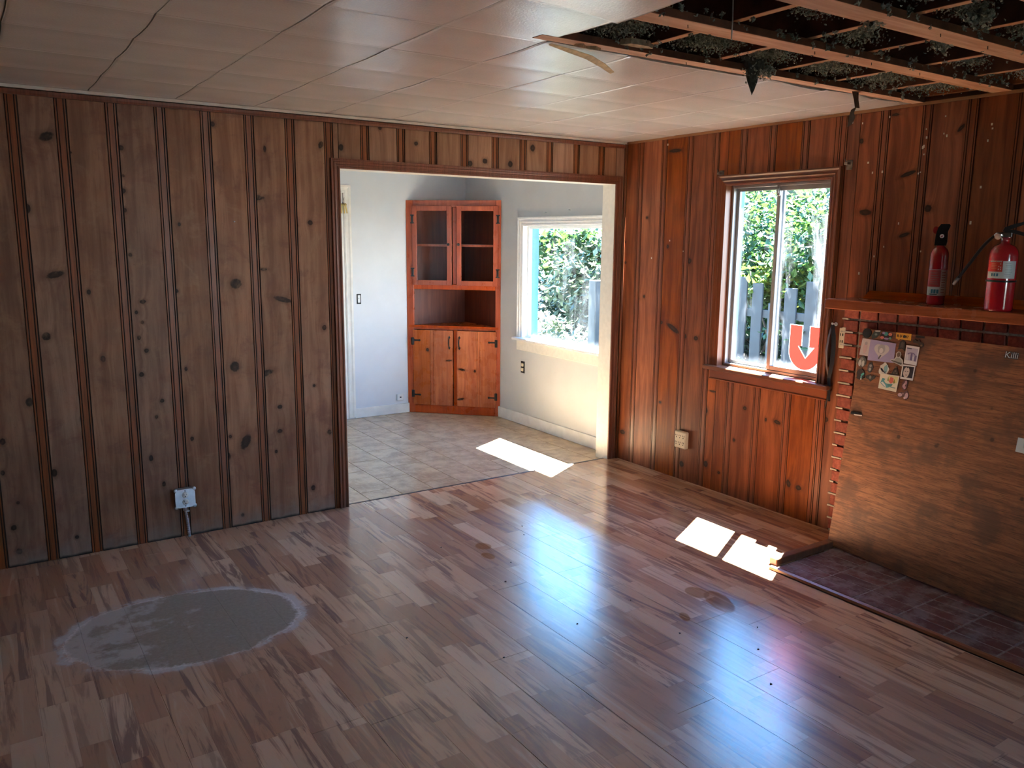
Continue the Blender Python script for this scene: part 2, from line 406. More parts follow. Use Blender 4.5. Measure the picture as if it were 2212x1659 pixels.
def make_leaf(name, c1, c2, trans):
    k = M(name); P = k.pos(); r = k.noise(P, 6.0, 2); w = k.white(k.vm('SNAP', P, (.09, .09, .09)))
    col = k.mix(k.ma('ADD', k.ma('MULTIPLY', r, .5), k.ma('MULTIPLY', w, .5)), c1, c2)
    a = k.pbr(col, .45, spec=.4); b = k.n('BsdfTranslucent', {'Color': col}).outputs[0]
    return k.fin(k.n('MixShader', {0: trans, 1: a, 2: b}).outputs[0])
M_leaf = make_leaf('green_leaf', (.009, .034, .008), (.040, .092, .014), .42)
M_leaf_y = make_leaf('yellow_green_leaf', (.045, .09, .008), (.12, .16, .022), .5)
M_leaf_p = make_leaf('pale_leaf', (.022, .048, .020), (.15, .18, .10), .32)
M_leaf_d = make_leaf('dark_green_leaf', (.004, .015, .008), (.016, .040, .017), .3)
M_bark = flat('bark', (.085, .07, .055), .9, var=.4, scale=20, bump=.5)
M_fence = flat('weathered_fence_wood', (.014, .021, .024), .85, var=.25, scale=9)
M_grass = flat('dry_lawn', (.030, .034, .022), .9, var=.5, scale=6)
# ================================================================== STRUCTURE
KNOTS_L = [(-3.605, 2.078, 0.0313, 0.0199, 25), (-3.711, 1.743, 0.0164, 0.0217, 0), (-3.748, 2.034, 0.012, 0.0165, 0), (-3.302, 2.159, 0.0135, 0.0198, 0), (-3.285, 2.047, 0.0121, 0.0128, 0), (-3.285, 1.913, 0.0069, 0.0073, 0), (-3.291, 1.84, 0.0138, 0.013, 0), (-3.289, 1.746, 0.0107, 0.0115, 0), (-3.278, 1.526, 0.0093, 0.01, 0), (-2.841, 2.196, 0.0119, 0.0134, 0), (-2.574, 2.088, 0.0082, 0.0175, 0), (-2.258, 2.131, 0.0137, 0.02, -20), (-2.139, 2.125, 0.0151, 0.0184, 0), (-3.035, 1.681, 0.0074, 0.0102, 0), (-2.64, 1.83, 0.0499, 0.0142, 0), (-2.414, 1.686, 0.0096, 0.011, 0), (-2.334, 1.702, 0.0147, 0.0139, 0), (-2.608, 1.445, 0.0185, 0.0082, 0), (-3.618, 1.433, 0.0393, 0.0161, 15), (-3.725, 1.896, 0.0054, 0.0061, 0), (-3.507, 2.011, 0.0043, 0.0047, 0), (-3.679, 1.136, 0.0187, 0.0197, 0), (-3.479, 1.345, 0.0098, 0.0127, 0), (-3.439, 1.008, 0.0117, 0.0168, 0), (-3.235, 1.289, 0.0157, 0.0103, 10), (-3.269, 1.235, 0.0078, 0.0103, 0), (-3.245, 1.183, 0.0079, 0.0104, 0), (-3.265, 1.105, 0.0096, 0.0123, 0), (-3.234, 1.036, 0.0115, 0.0115, 0), (-3.266, 0.913, 0.0123, 0.0125, 0), (-3.072, 1.339, 0.0127, 0.0115, 0), (-3.046, 0.924, 0.0084, 0.0119, 0), (-2.763, 1.37, 0.0295, 0.0278, 20), (-2.791, 0.917, 0.0259, 0.0286, 0), (-2.751, 0.486, 0.0245, 0.0446, -25), (-2.835, 0.527, 0.009, 0.0105, 0), (-2.861, 0.416, 0.0239, 0.0252, 0), (-2.509, 1.276, 0.0548, 0.0144, -15), (-2.63, 0.864, 0.052, 0.0167, 15), (-2.271, 1.105, 0.0134, 0.0161, 0), (-2.344, 0.769, 0.0089, 0.0087, 0), (-2.55, 0.665, 0.0149, 0.0118, 0), (-2.556, 0.523, 0.0149, 0.0119, 0), (-2.582, 0.406, 0.0085, 0.0109, 0), (-2.26, 0.48, 0.0137, 0.0157, 0), (-2.371, 0.154, 0.0136, 0.0159, 0), (-3.037, 0.541, 0.0095, 0.0122, 0), (-2.789, 0.062, 0.0092, 0.0098, 0), (-3.175, 0.765, 0.0109, 0.0108, 0), (-3.208, 0.682, 0.009, 0.0099, 0), (-3.333, 0.784, 0.0087, 0.0096, 0), (-3.557, 0.712, 0.0074, 0.0094, 0), (-3.776, 0.82, 0.0169, 0.0218, 0), (-3.903, 0.639, 0.012, 0.0163, 0), (-3.916, 0.485, 0.009, 0.0128, 0), (-3.699, 0.451, 0.0128, 0.0207, 0), (-3.866, 0.325, 0.0077, 0.0084, 0), (-3.894, 0.202, 0.0122, 0.014, 0), (-3.881, 0.077, 0.0139, 0.0151, 0), (-3.625, 0.1, 0.0099, 0.0098, 0), (-3.249, 0.462, 0.0108, 0.016, 0), (-3.194, 0.311, 0.0092, 0.0142, 0), (-1.895, 2.25, 0.0111, 0.0115, 0), (-1.177, 2.105, 0.0175, 0.0162, 0), (-1.285, 2.084, 0.0171, 0.0178, 0), (-0.984, 2.097, 0.0182, 0.0202, 0), (-0.81, 2.209, 0.0188, 0.0222, 0), (-1.662, 2.179, 0.0137, 0.0119, 0)]
KNOTS_R = [(0.488, 2.205, 0.0588, 0.0115, 0), (0.239, 1.775, 0.0103, 0.0087, 0), (0.454, 1.58, 0.0098, 0.0137, 0), (0.662, 1.489, 0.0161, 0.0184, 0), (0.167, 1.213, 0.0241, 0.0164, 0), (0.239, 1.229, 0.0105, 0.0108, 0), (0.866, 1.132, 0.0153, 0.0149, 0), (0.887, 1.841, 0.0127, 0.0158, 0), (0.848, 2.097, 0.0128, 0.0157, 0), (0.031, 1.46, 0.0111, 0.0092, 0), (0.017, 1.607, 0.0111, 0.0073, 0), (0.536, 1.032, 0.0653, 0.0178, -25), (0.422, 1.062, 0.0142, 0.012, 0), (0.648, 0.989, 0.0186, 0.0156, 0), (0.751, 0.986, 0.0193, 0.0153, 0), (0.868, 1.132, 0.0136, 0.0149, 0), (0.868, 0.522, 0.0201, 0.0212, 0), (0.441, 0.502, 0.0129, 0.0103, 0), (0.06, 0.209, 0.0289, 0.0176, 0), (0.676, 0.11, 0.0203, 0.0203, 0), (0.893, 0.162, 0.019, 0.0216, 0), (1.009, 0.131, 0.011, 0.0097, 0), (1.119, 0.374, 0.0105, 0.0112, 0), (1.191, 0.593, 0.0147, 0.0128, 0), (1.356, 0.552, 0.0075, 0.0125, 0), (1.441, 0.552, 0.026, 0.0123, -10), (0.922, 0.657, 0.0307, 0.0057, 0), (1.771, 0.632, 0.0157, 0.0149, 0), (1.551, 0.199, 0.0163, 0.0229, 20), (1.623, 0.191, 0.0198, 0.0157, 0), (1.739, 0.239, 0.019, 0.0256, 0), (-0.007, 0.946, 0.0129, 0.0107, 0), (1.852, 2.144, 0.0122, 0.0136, 0), (1.908, 1.777, 0.0356, 0.0157, -5), (2.126, 1.961, 0.0424, 0.0102, 18), (2.247, 1.789, 0.0183, 0.0174, 0), (2.136, 1.66, 0.0302, 0.0095, 18), (2.371, 2.158, 0.0224, 0.0087, 45), (2.032, 2.257, 0.0205, 0.007, 0), (1.978, 1.649, 0.0161, 0.0146, 0), (2.427, 1.959, 0.0155, 0.0218, 0), (1.978, 1.958, 0.0117, 0.0105, 0)]
OPX0, OPX1, OPZ = -2.152, -0.092, 2.008
KY = 2.335                    # kitchen back wall
# ---- floors
mb = MB(); mb.box((-5.3, -6.2, -.06), (.02, .03, -.0095)); floor = struct(mb.build('floor', flat('subfloor', (.10, .055, .035), .8)))
HX, HY = -.715, -2.03         # hearth corner
def plank_mesh(w, l, name='plank', t=.0085, c=.0005):
    b = MB(); b.cbox((0, 0, -t), (w, l, 0), c); me_o = b.build(name, M_floor); me = me_o.data; bpy.data.objects.remove(me_o); return me
known = {-2.235: -2.30, -2.05: -2.70, -1.865: -2.30, -1.68: -2.69, -1.315: -2.383}
pmcache = {}
k0 = math.floor((-5.3 + 2.235) / .185)
nx = 0
for k in range(k0, 13):
    x0 = -2.235 + .185 * k; x1 = min(x0 + .185, .018); x0 = max(x0, -5.3)
    if x1 - x0 < .02: continue
    y_end = -4.6 if x1 < HX + .02 else HY
    anchor = None
    for kk, vv in known.items():
        if abs(kk - x0) < .01: anchor = vv
    if anchor is None: anchor = -random.random() * 1.19 - 1
    ys = [anchor + 1.19 * j for j in range(-6, 6)]
    for a in ys:
        b = a + 1.19; a2, b2 = max(a, y_end), min(b, .026)
        if b2 - a2 < .02: continue
        w, l = round(x1 - x0 - .0006, 4), round(b2 - a2 - .0006, 4)
        if (w, l) not in pmcache: pmcache[(w, l)] = plank_mesh(w, l)
        inst('plank', pmcache[(w, l)], floor, (x0 + .0003, a2 + .0003, random.uniform(-.0006, .0004)))
mb = MB(); mb.box((-3.3, .03, -.06), (.05, KY + .02, -.0165)); kfloor = struct(mb.build('floor_kitchen', M_vinyl_gap))
tb = {}
for i in range(-6, 10):
    x0 = -1.975 + .228 * i; x1 = min(x0 + .228, .05)
    if x0 < -3.3 or x1 - x0 < .02: continue
    for j in range(-1, 5):
        y0 = max(.042, .94 - .47 * 2 + .47 * j + (0 if i % 2 else .235)); y1 = min(KY, .94 - .47 * 2 + .47 * (j + 1) + (0 if i % 2 else .235))
        if y1 - y0 < .03: continue
        key = (round(x1 - x0, 4), round(y1 - y0, 4))
        if key not in tb:
            b = MB(); b.cbox((0, 0, -.004), (key[0] - .003, key[1] - .003, 0), .001); o = b.build('tile', M_vinyl); tb[key] = o.data; bpy.data.objects.remove(o)
        inst('tile', tb[key], kfloor, (x0 + .0015, y0 + .0015, -.0125))
mb = MB(); mb.cbox((OPX0 + .016, .024, -.016), (OPX1 - .004, .044, .0015), .003)
struct(mb.build('trim_threshold', flat('dark_threshold', (.05, .032, .03), .4)), 'thin dark threshold strip between laminate and kitchen floor')

# ---- walls
PROF = [(0, -.007), (.0015, -.0005), (.003, 0), (.008, 0), (.0095, -.0045), (.0115, -.0045), (.013, -.0012), (.036, -.0012), (.0375, -.0045), (.0395, -.0045), (.041, 0), (.046, 0), (.0475, -.0055), (.0505, -.0055), (.0525, 0)]
def plank_profile(w, strip=True):
    p = list(PROF) if strip else [(0, -.004), (.0015, 0)]
    p = [q for q in p if q[0] < w - .003]
    return p + [(w - .0015, 0), (w, -.004)]
def wall_plank(parent, x0, x1, z0, z1, knots, mats, rz, base, strip=True, name='plank', stain=False):
    """one tongue-and-groove board; local x along the wall, local -y to the room"""
    w = x1 - x0 - .0006; pr = plank_profile(w, strip); n = len(pr)
    b = MB(); vs = []
    for z in (z0, z1): vs += [(x, -d, z) for x, d in pr] + [(w, .018, z), (0, .018, z)]
    N = n + 2
    for i in range(N):
        j = (i + 1) % N
        mi = 0
        if i < n - 1:
            xa, da = pr[i]; xb, db = pr[i + 1]; xm = (xa + xb) / 2
            if strip and xm < .0526: mi = 1 if max(da, db) > -.002 and min(da, db) > -.002 else 2
            elif min(da, db) < -.003: mi = 2
        b.add([vs[i], vs[j], vs[N + j], vs[N + i]], [(0, 1, 2, 3)], mi)
    b.add(vs[:N], [tuple(range(N - 1, -1, -1))]); b.add(vs[N:], [tuple(range(N))])
    kn = [(kx - x0, kz, rx, rzz, an) for kx, kz, rx, rzz, an in knots if x0 - rx * .6 < kx < x1 + rx * .6 and z0 - .02 < kz < z1 + .02]
    m = pine('pine_board', mats[0], mats[1], kn, base_stain=stain)
    o = b.build(name, [m, mats[2], GROOVE if stain or parent.name == 'wall_left' else GROOVE_R], parent)
    o.location = base(x0); o.rotation_euler = (0, 0, rz)
    return o
# left wall with the wide opening
mb = MB()
mb.box((-5.3, .019, 0), (OPX0 - .015, .13, 2.35)); mb.box((OPX0 - .015, .019, OPZ + .015), (OPX1 + .015, .13, 2.35)); mb.box((OPX1 + .015, .019, 0), (.05, .13, 2.35))
wall_left = struct(mb.build('wall_left', M_gray))
Lm = (L_DARK, L_LIGHT, M_lstrip); baseL = lambda x: (x, 0, 0)
cent = [-3.735, -3.535, -3.318, -3.096, -2.875, -2.654, -2.433, -2.211]
cent = [-3.735 - .22 * i for i in range(6, 0, -1)] + cent
js = [c - .026 for c in cent]
for a, b in zip(js, js[1:]): wall_plank(wall_left, a, b, .0, 2.298, KNOTS_L, Lm, 0, baseL, stain=True)
wall_plank(wall_left, js[-1], OPX0 - .002, .0, 2.298, KNOTS_L, Lm, 0, baseL, stain=True)
top = [-2.0175, -1.788, -1.572, -1.351, -1.126, -.911, -.695, -.470, -.249]
wall_plank(wall_left, OPX0 - .002, top[0], OPZ + .018, 2.298, KNOTS_L, Lm, 0, baseL, strip=False)
for a, b in zip(top, top[1:]): wall_plank(wall_left, a, b, OPZ + .018, 2.298, KNOTS_L, Lm, 0, baseL)
wall_plank(wall_left, top[-1], OPX1 + .002, OPZ + .018, 2.298, KNOTS_L, Lm, 0, baseL)
wall_plank(wall_left, OPX1 + .002, -.002, 0, 2.298, KNOTS_L, Lm, 0, baseL, strip=False)
# cream jamb lining of the opening
mb = MB(); mb.box((OPX0 - .014, -.002, -.012), (OPX0, .134, OPZ)); mb.build('jamb', M_cream, wall_left)
mb = MB(); mb.box((OPX1, -.002, -.012), (OPX1 + .014, .134, OPZ)); mb.build('jamb', M_cream, wall_left)
mb = MB(); mb.box((OPX0 - .014, -.002, OPZ), (OPX1 + .014, .134, OPZ + .014)); mb.build('jamb', M_cream, wall_left)
CAS = [(0, 0), (0, .010), (.003, .012), (.010, .012), (.013, .008), (.022, .008), (.026, .013), (.034, .015), (.040, .011), (.046, .012), (.050, .017), (.055, .017), (.056, 0)]
def casing_frame(parent, mat, x0, x1, z0, z1, T, prof=CAS, name='casing', bottom=False):
    """three or four mitred mouldings round an opening; T maps local (x, out, z) to the world"""
    def P(x, z): return T @ Vector((x, 0, z))
    o = T.to_3x3() @ Vector((0, -1, 0)); ex = T.to_3x3() @ Vector((1, 0, 0)); ez = Vector((0, 0, 1))
    parts = [(P(x0, z0), P(x0, z1), -ex, 0.0 if not bottom else -1.0, -1.0), (P(x1, z0), P(x1, z1), ex, 0.0 if not bottom else -1.0, -1.0), (P(x0, z1), P(x1, z1), ez, -1.0, -1.0)]
    if bottom: parts.append((P(x0, z0), P(x1, z0), -ez, -1.0, -1.0))
    for a, b, up, m0, m1 in parts:
        m = MB(); m.sweep(prof, a, b, o, up, m0, m1); recalc(m.build(name, mat, parent))
TL_ = Matrix.Identity(4)
TR_ = Matrix.Rotation(-pi / 2, 4, 'Z')                      # local x -> world -y, local -y -> world -x
casing_frame(wall_left, M_casing_l, OPX0, OPX1, 0, OPZ, TL_, name='opening_casing')
# kitchen side of the opening is bare plaster; crown strips along the left wall
mb = MB(); mb.sweep([(0, 0), (0, .012), (.010, .016), (.022, .016), (.026, .010), (.028, 0)], (-5.3, 0, 2.256), (-.002, 0, 2.256), (0, -1, 0), (0, 0, 1)); recalc(struct(mb.build('trim_crown', M_casing_l), 'brown crown moulding along top of left plank wall'))
mb = MB(); mb.box((-5.3, -.020, 2.284), (-.0, .0, 2.2985)); struct(mb.build('trim_ceiling', M_trimwhite), 'thin white strip between crown moulding and ceiling tiles')
mb = MB(); mb.tube([(-.010, -.010, 0), (-.010, -.010, 2.297)], .011, 10); struct(mb.build('trim_corner', M_casing), 'brown quarter round strip in the corner of the plank walls')

# right wall with two windows
W1 = (.95, 1.69, .832, 1.962)     # local x = -y
mb = MB()
def holed(mb, x0, x1, ya, yb, za, zb, hole):
    y0, y1, z0, z1 = hole
    mb.box((x0, ya, za), (x1, y0, zb)); mb.box((x0, y1, za), (x1, yb, zb)); mb.box((x0, y0, za), (x1, y1, z0)); mb.box((x0, y0, z1), (x1, y1, zb))
holed(mb, .019, .14, -6.3, .0, -.1, 2.35, (-W1[1] - .006, -W1[0] + .006, W1[2] - .006, W1[3] + .006))
wall_right = struct(mb.build('wall_right', M_darkwall))
mb = MB(); holed(mb, .05, .14, .0, KY + .14, -.1, 2.35, (.244, 1.351, .754, 1.736))
wall_kright = struct(mb.build('wall_kitchen_right', M_gray2))
Rm = (R_DARK, R_LIGHT, M_rstrip); baseR = lambda x: (0, -x, 0); rzR = -pi / 2
rc = [.16, .39, .625, .850, 1.065, 1.28, 1.505, 1.742, 1.98, 2.202, 2.422, 2.645, 2.87, 3.095, 3.32, 3.545]
rj = [0.002] + [c - .026 for c in rc]
BX = 1.84                         # brick edge
def rp(a, b, z0, z1, s): 
    if b - a > .012: wall_plank(wall_right, a, b, z0, z1, KNOTS_R, Rm, rzR, baseR, strip=s)
for i, (a, b) in enumerate(zip(rj, rj[1:])):
    s = i > 0; ZT = 2.284
    if b <= W1[0] or a >= W1[1] and b <= BX: rp(a, b, 0, ZT, s)
    elif a >= BX: rp(a, b, 1.26, ZT, s)
    elif a < W1[0]:
        rp(a, W1[0] - .003, 0, ZT, s); rp(W1[0] - .003, b, 0, W1[2] - .004, False); rp(W1[0] - .003, b, W1[3] + .004, ZT, False)
    elif b > W1[1] and a < W1[1]:
        rp(a, W1[1] + .003, 0, W1[2] - .004, s); rp(a, W1[1] + .003, W1[3] + .004, ZT, s); rp(W1[1] + .003, b, 0, ZT, False)
    elif a < BX < b: rp(a, BX, 0, ZT, s); rp(BX, b, 1.26, ZT, False)
    else: rp(a, b, 0, W1[2] - .004, s); rp(a, b, W1[3] + .004, ZT, s)
mb = MB(); mb.box((-.003, -5.0, 2.285), (.018, -.002, 2.2995)); struct(mb.build('trim_top', M_rawwood), 'raw lighter strip along top of right plank wall')

# other walls, roof
mb = MB(); mb.box((-3.3, KY, -.1), (.14, KY + .13, 2.35)); wall_kback = struct(mb.build('wall_kitchen_back', M_gray))
mb = MB(); holed(mb, -3.43, -3.3, .13, KY + .13, -.1, 2.35, (.17, .66, .95, 1.95)); struct(mb.build('wall_kitchen_left', M_gray))
W3 = (-1.80, -1.15, .35, 2.05)
mb = MB(); x0, x1, z0, z1 = W3
mb.box((-5.43, -6.33, -.1), (x0, -6.2, 2.35)); mb.box((x1, -6.33, -.1), (.14, -6.2, 2.35)); mb.box((x0, -6.33, -.1), (x1, -6.2, z0)); mb.box((x0, -6.33, z1), (x1, -6.2, 2.35))
wall_back = struct(mb.build('wall_back', M_darkwall))
mb = MB(); mb.box((-5.43, -6.2, -.1), (-5.3, .13, 2.35)); struct(mb.build('wall_far_left', M_darkwall))
mb = MB(); mb.box((-5.5, -6.4, 3.05), (.2, 2.6, 3.15)); mb.box((-5.5, -6.4, 2.35), (-5.4, 2.6, 3.05)); mb.box((.1, -6.4, 2.35), (.2, 2.6, 3.05)); mb.box((-5.5, -6.4, 2.35), (.2, -6.3, 3.05)); mb.box((-5.5, 2.5, 2.35), (.2, 2.6, 3.05))
struct(mb.build('roof', M_attic))

# ---- ceiling: backing, tiles, open bay with furring and joists
mb = MB()
mb.box((-5.3, -6.2, 2.326), (-2.30, 0.02, 2.345)); mb.box((-2.30, -2.06, 2.326), (.02, 0.02, 2.345)); mb.box((-2.30, -6.2, 2.326), (.02, -4.6, 2.345)); mb.box((-5.3, .0, 2.3), (.14, KY + .1, 2.345))
ceiling = struct(mb.build('ceiling', flat('ceiling_backing', (.40, .39, .37), .8)))
XL = [-3.8112 + .39544 * i for i in range(-3, 10)] + [0.0]
YL = [0.0, -.072] + [-.4734 - .40148 * j for j in range(0, 9)]
edge_sag = {}
def bow(i, j):
    return 0.0 if i in (0, len(XL) - 1) else random.Random(i * 31 + j * 7).uniform(.003, .0075)
def tile(i, j):
    xa, xb = XL[i], XL[i + 1]; yb, ya = YL[j], YL[j + 1]
    n = 8 if yb - ya > .2 else 3; nxg = 6; us = [0, .010, .03, .5, .97, .990, 1]; vs_ = [0, .010, .03, .25, .5, .75, .97, .990, 1] if n == 8 else [0, .06, .94, 1]
    sL = random.uniform(.0004, .0018); sR = random.uniform(.0004, .0018); base = random.uniform(-.001, .001)
    gx_, g = .0024, .0009; vs = []; fs = []; bw_l = bow(i, j); bw_r = bow(i + 1, j)
    droop = (i == 6 - 0 and False)
    corner = xb > -2.24 and xb < -2.22
    for a in range(nxg + 1):
        u = us[a]
        for b in range(n + 1):
            v = vs_[b]
            x = xa + gx_ + (xb - xa - 2 * gx_) * u + (bw_l * (1 - u) + bw_r * u) * math.sin(pi * v); y = ya + g + (yb - ya - 2 * g) * v
            s = (sL * (1 - u) + sR * u) * math.sin(pi * v) + .0003 * math.sin(pi * u)
            if corner and YL[j + 1] < -2.3: 
                s += .020 * u * u * (.35 + .65 * v if j == 7 else (1 - v) * .3)
                if a == nxg: x += random.uniform(-.008, .006)
            if corner and abs(YL[j + 1] + 2.481) < .01:
                if a == nxg: x += .02 * (1 - v)
            if j == 5 and xa > -2.25 and b == 0: y += random.uniform(-.035, .012)
            e = .0020 if a in (0, nxg) else (.0006 if b in (0, n) else (-.0010 if b in (1, n - 1) and n == 8 else 0.0))
            vs.append((x, y, H - s + base + e))
    for a in range(nxg):
        for b in range(n):
            q = a * (n + 1) + b; fs.append((q, q + 1, q + n + 2, q + n + 1))
    rim = [a * (n + 1) for a in range(nxg + 1)] + [nxg * (n + 1) + b for b in range(1, n + 1)] + [a * (n + 1) + n for a in range(nxg - 1, -1, -1)] + [b for b in range(n - 1, 0, -1)]
    m = MB(); m.add(vs, fs, 0, True); o0 = len(vs)
    m.v += [(vs[r][0], vs[r][1], vs[r][2] + .013) for r in rim]
    L = len(rim)
    for q in range(L):
        r = (q + 1) % L; m.f.append((rim[q], o0 + q, o0 + r, rim[r])); m.m.append(0); m.smooth.append(False)
    m.build('tile', M_ceil, ceiling)
for i in range(len(XL) - 1):
    for j in range(len(YL) - 1):
        if XL[i] > -2.24 and j > 5: continue
        if XL[i + 1] < -4.3 and j > 6: continue
        tile(i, j)
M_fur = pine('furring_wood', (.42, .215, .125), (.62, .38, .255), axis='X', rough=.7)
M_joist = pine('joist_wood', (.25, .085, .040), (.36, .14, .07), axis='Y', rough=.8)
M_side = flat('aged_shaded_wood_side', (.13, .050, .026), .85, var=.3, scale=15)  # aged brown of furring sides; joist shade is put into this colour too
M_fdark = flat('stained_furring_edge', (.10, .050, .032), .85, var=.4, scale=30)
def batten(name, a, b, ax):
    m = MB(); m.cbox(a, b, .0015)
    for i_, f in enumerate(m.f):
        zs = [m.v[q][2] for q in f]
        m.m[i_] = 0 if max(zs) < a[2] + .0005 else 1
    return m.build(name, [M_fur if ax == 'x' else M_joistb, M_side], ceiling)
M_joistb = pine('lit_joist_underside', (.36, .17, .09), (.52, .29, .17), axis='Y', rough=.8)  # paler tone puts the light on the joist undersides into the colour
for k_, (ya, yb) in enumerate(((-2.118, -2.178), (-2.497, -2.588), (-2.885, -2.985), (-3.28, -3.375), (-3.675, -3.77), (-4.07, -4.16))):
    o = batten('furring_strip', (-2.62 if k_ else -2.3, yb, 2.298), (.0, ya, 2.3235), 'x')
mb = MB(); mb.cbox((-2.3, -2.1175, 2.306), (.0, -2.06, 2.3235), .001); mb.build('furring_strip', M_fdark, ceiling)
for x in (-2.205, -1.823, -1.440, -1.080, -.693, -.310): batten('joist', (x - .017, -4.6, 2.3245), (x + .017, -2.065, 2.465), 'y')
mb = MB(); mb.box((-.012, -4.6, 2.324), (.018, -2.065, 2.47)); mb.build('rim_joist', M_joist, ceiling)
# nails under the furring
for (x, y) in ((-1.60, -2.15), (-1.36, -2.55), (-1.03, -2.56), (-.70, -2.56), (-1.25, -2.95), (-.95, -2.95), (-2.0, -2.55), (-.5, -2.15)):
    mb = MB(); mb.tube([(x, y, 2.304), (x + .002, y, 2.288)], .0014, 5); mb.build('nail', M_dark, ceiling)

# ---- baseboards of the kitchen
mb = MB(); mb.cbox((-1.128, KY - .016, -.012), (-.575, KY, .078), .003); struct(mb.build('baseboard_back', M_trimwhite))
mb = MB(); mb.cbox((.034, .131, -.012), (.05, 1.72, .088), .003); struct(mb.build('baseboard_right', M_trimwhite))
# ---- kitchen back door
door = struct(empty('door_1', (-1.2, KY, 0)), 'white painted door with casing at left edge of kitchen')
def dpart(name, boxes, mat):
    m = MB()
    for a, b in boxes: m.cbox(a, b, .003)
    return m.build(name, mat, door)
casing_frame(door, M_trimwhite, -.83, .015, .0, 2.0, Matrix.Identity(4), prof=[(0, 0), (0, .008), (.012, .014), (.020, .010), (.038, .012), (.05, .018), (.066, .018), (.068, 0)])
dpart('jamb', [((-.012, -.004, -.01), (.014, .0, 2.0))], M_trimwhite)
slab = dpart('door_panel', [((-.825, -.010, .0), (-.014, -.001, 1.995))], M_trimwhite)
for z0, z1 in ((.15, .85), (1.0, 1.85)):
    m = MB(); m.cbox((-.72, -.014, z0), (-.10, -.009, z1), .004); m.build('raised_panel', M_trimwhite, slab)
# ---- windows
def ring(mb, x0, x1, y0, y1, z0, z1, w, c=.002):
    mb.cbox((x0, y0, z0), (x1, y0 + w, z1), c); mb.cbox((x0, y1 - w, z0), (x1, y1, z1), c); mb.cbox((x0, y0 + w, z0), (x1, y1 - w, z0 + w), c); mb.cbox((x0, y0 + w, z1 - w), (x1, y1 - w, z1), c)
win1 = struct(empty('window_1', (0, 0, 0)), 'sliding aluminium window in the right plank wall with brown casing')
casing_frame(win1, M_casing, W1[0], W1[1], .83, W1[3] - .004, TR_, prof=[(0, 0), (0, .008), (.010, .012), (.014, .007), (.024, .010), (.030, .016), (.036, .010), (.048, .014), (.056, .020), (.064, .020), (.066, 0)])
mb = MB(); mb.cbox((-.058, -1.795, .806), (.06, -.872, .832), .005); mb.build('stool', M_casing, win1)
mb = MB(); mb.cbox((-.018, -1.775, .745), (-.0, -.90, .806), .004); mb.cbox((-.024, -1.775, .742), (-.0, -.90, .752), .003); mb.build('apron', M_rstrip, win1)
mb = MB(); y0, y1 = -W1[1], -W1[0]
mb.box((.0, y0 - .012, .82), (.10, y0, 1.962)); mb.box((.0, y1, .82), (.10, y1 + .012, 1.962)); mb.box((.0, y0, 1.960), (.10, y1, 1.972)); mb.build('jamb_lining', M_casing, win1)
mb = MB(); ring(mb, .046, .105, y0 + .001, y1 - .001, .833, 1.959, .016); mb.build('frame', M_alu, win1)
s1 = MB(); ring(s1, .078, .096, -1.325, -.968, .850, 1.943, .020); s1 = s1.build('sash', M_alu, win1)
s2 = MB(); ring(s2, .052, .072, -1.675, -1.290, .850, 1.943, .027); s2 = s2.build('sash', M_alu, win1)
mb = MB(); mb.box((.086, -1.307, .868), (.089, -.986, 1.925)); mb.build('pane', make_glass('left_pane_glass', .010, 3.2, .50, (-1.307, -.986, .868, 1.925)), s1)
mb = MB(); mb.box((.060, -1.650, .875), (.063, -1.315, 1.918)); mb.build('pane', make_glass('right_pane_glass', .028, 2.6, .46, (-1.650, -1.315, .875, 1.918)), s2)
mb = MB(); mb.cbox((.040, -1.316, 1.885), (.056, -1.294, 1.945), .004); mb.cbox((.032, -1.312, 1.90), (.042, -1.298, 1.93), .003); mb.build('latch', M_alu, win1)
mb = MB(); mb.box((.106, y1 + .001, .80), (.170, y1 + .10, 2.05)); mb.box((.142, y0 - .10, .80), (.165, y0 - .001, 2.05)); mb.box((.142, y0, 1.975), (.165, y1, 2.05)); mb.box((.142, y0 - .1, .76), (.19, y1 + .1, .80)); mb.build('exterior_casing', M_blue, win1)
win2 = struct(empty('window_2', (0, 0, 0)), 'white framed kitchen window with wide sill and bright garden behind')
casing_frame(win2, M_white, -1.345, -.25, .77, 1.73, Matrix.Translation((.05, 0, 0)) @ TR_, prof=[(0, 0), (0, .008), (.012, .012), (.016, .007), (.028, .011), (.034, .016), (.040, .010), (.055, .014), (.062, .020), (.072, .020), (.074, 0)])
mb = MB(); mb.cbox((-.005, .15, .742), (.11, 1.445, .768), .006); mb.build('stool', M_white, win2)
mb = MB(); mb.cbox((.030, .18, .655), (.049, 1.415, .742), .004); mb.build('apron', M_cream, win2)
mb = MB(); mb.box((.05, 1.345, .76), (.14, 1.351, 1.736)); mb.box((.05, .244, .76), (.14, .25, 1.736)); mb.box((.05, .25, 1.73), (.14, 1.345, 1.736)); mb.build('jamb_lining', M_white, win2)
mb = MB(); ring(mb, .092, .125, .251, 1.344, .769, 1.729, .022); sash = mb.build('sash', M_white, win2)
mb = MB(); mb.box((.108, .27, .79), (.111, 1.325, 1.71)); mb.build('pane', make_glass('kitchen_pane_glass', .01, 2.6, .50, (.27, 1.325, .79, 1.71)), sash)
mb = MB(); mb.box((.126, 1.322, .75), (.195, 1.45, 1.82)); mb.box((.142, .14, .75), (.165, .249, 1.82)); mb.box((.142, .25, 1.737), (.165, 1.345, 1.82)); mb.box((.142, .14, .70), (.20, 1.45, .75)); mb.build('exterior_casing', M_blue, win2)
win3 = struct(empty('window_3', (0, 0, 0)), 'narrow tall window in the back wall of the plank room')
mb = MB(); x0, x1, z0, z1 = W3
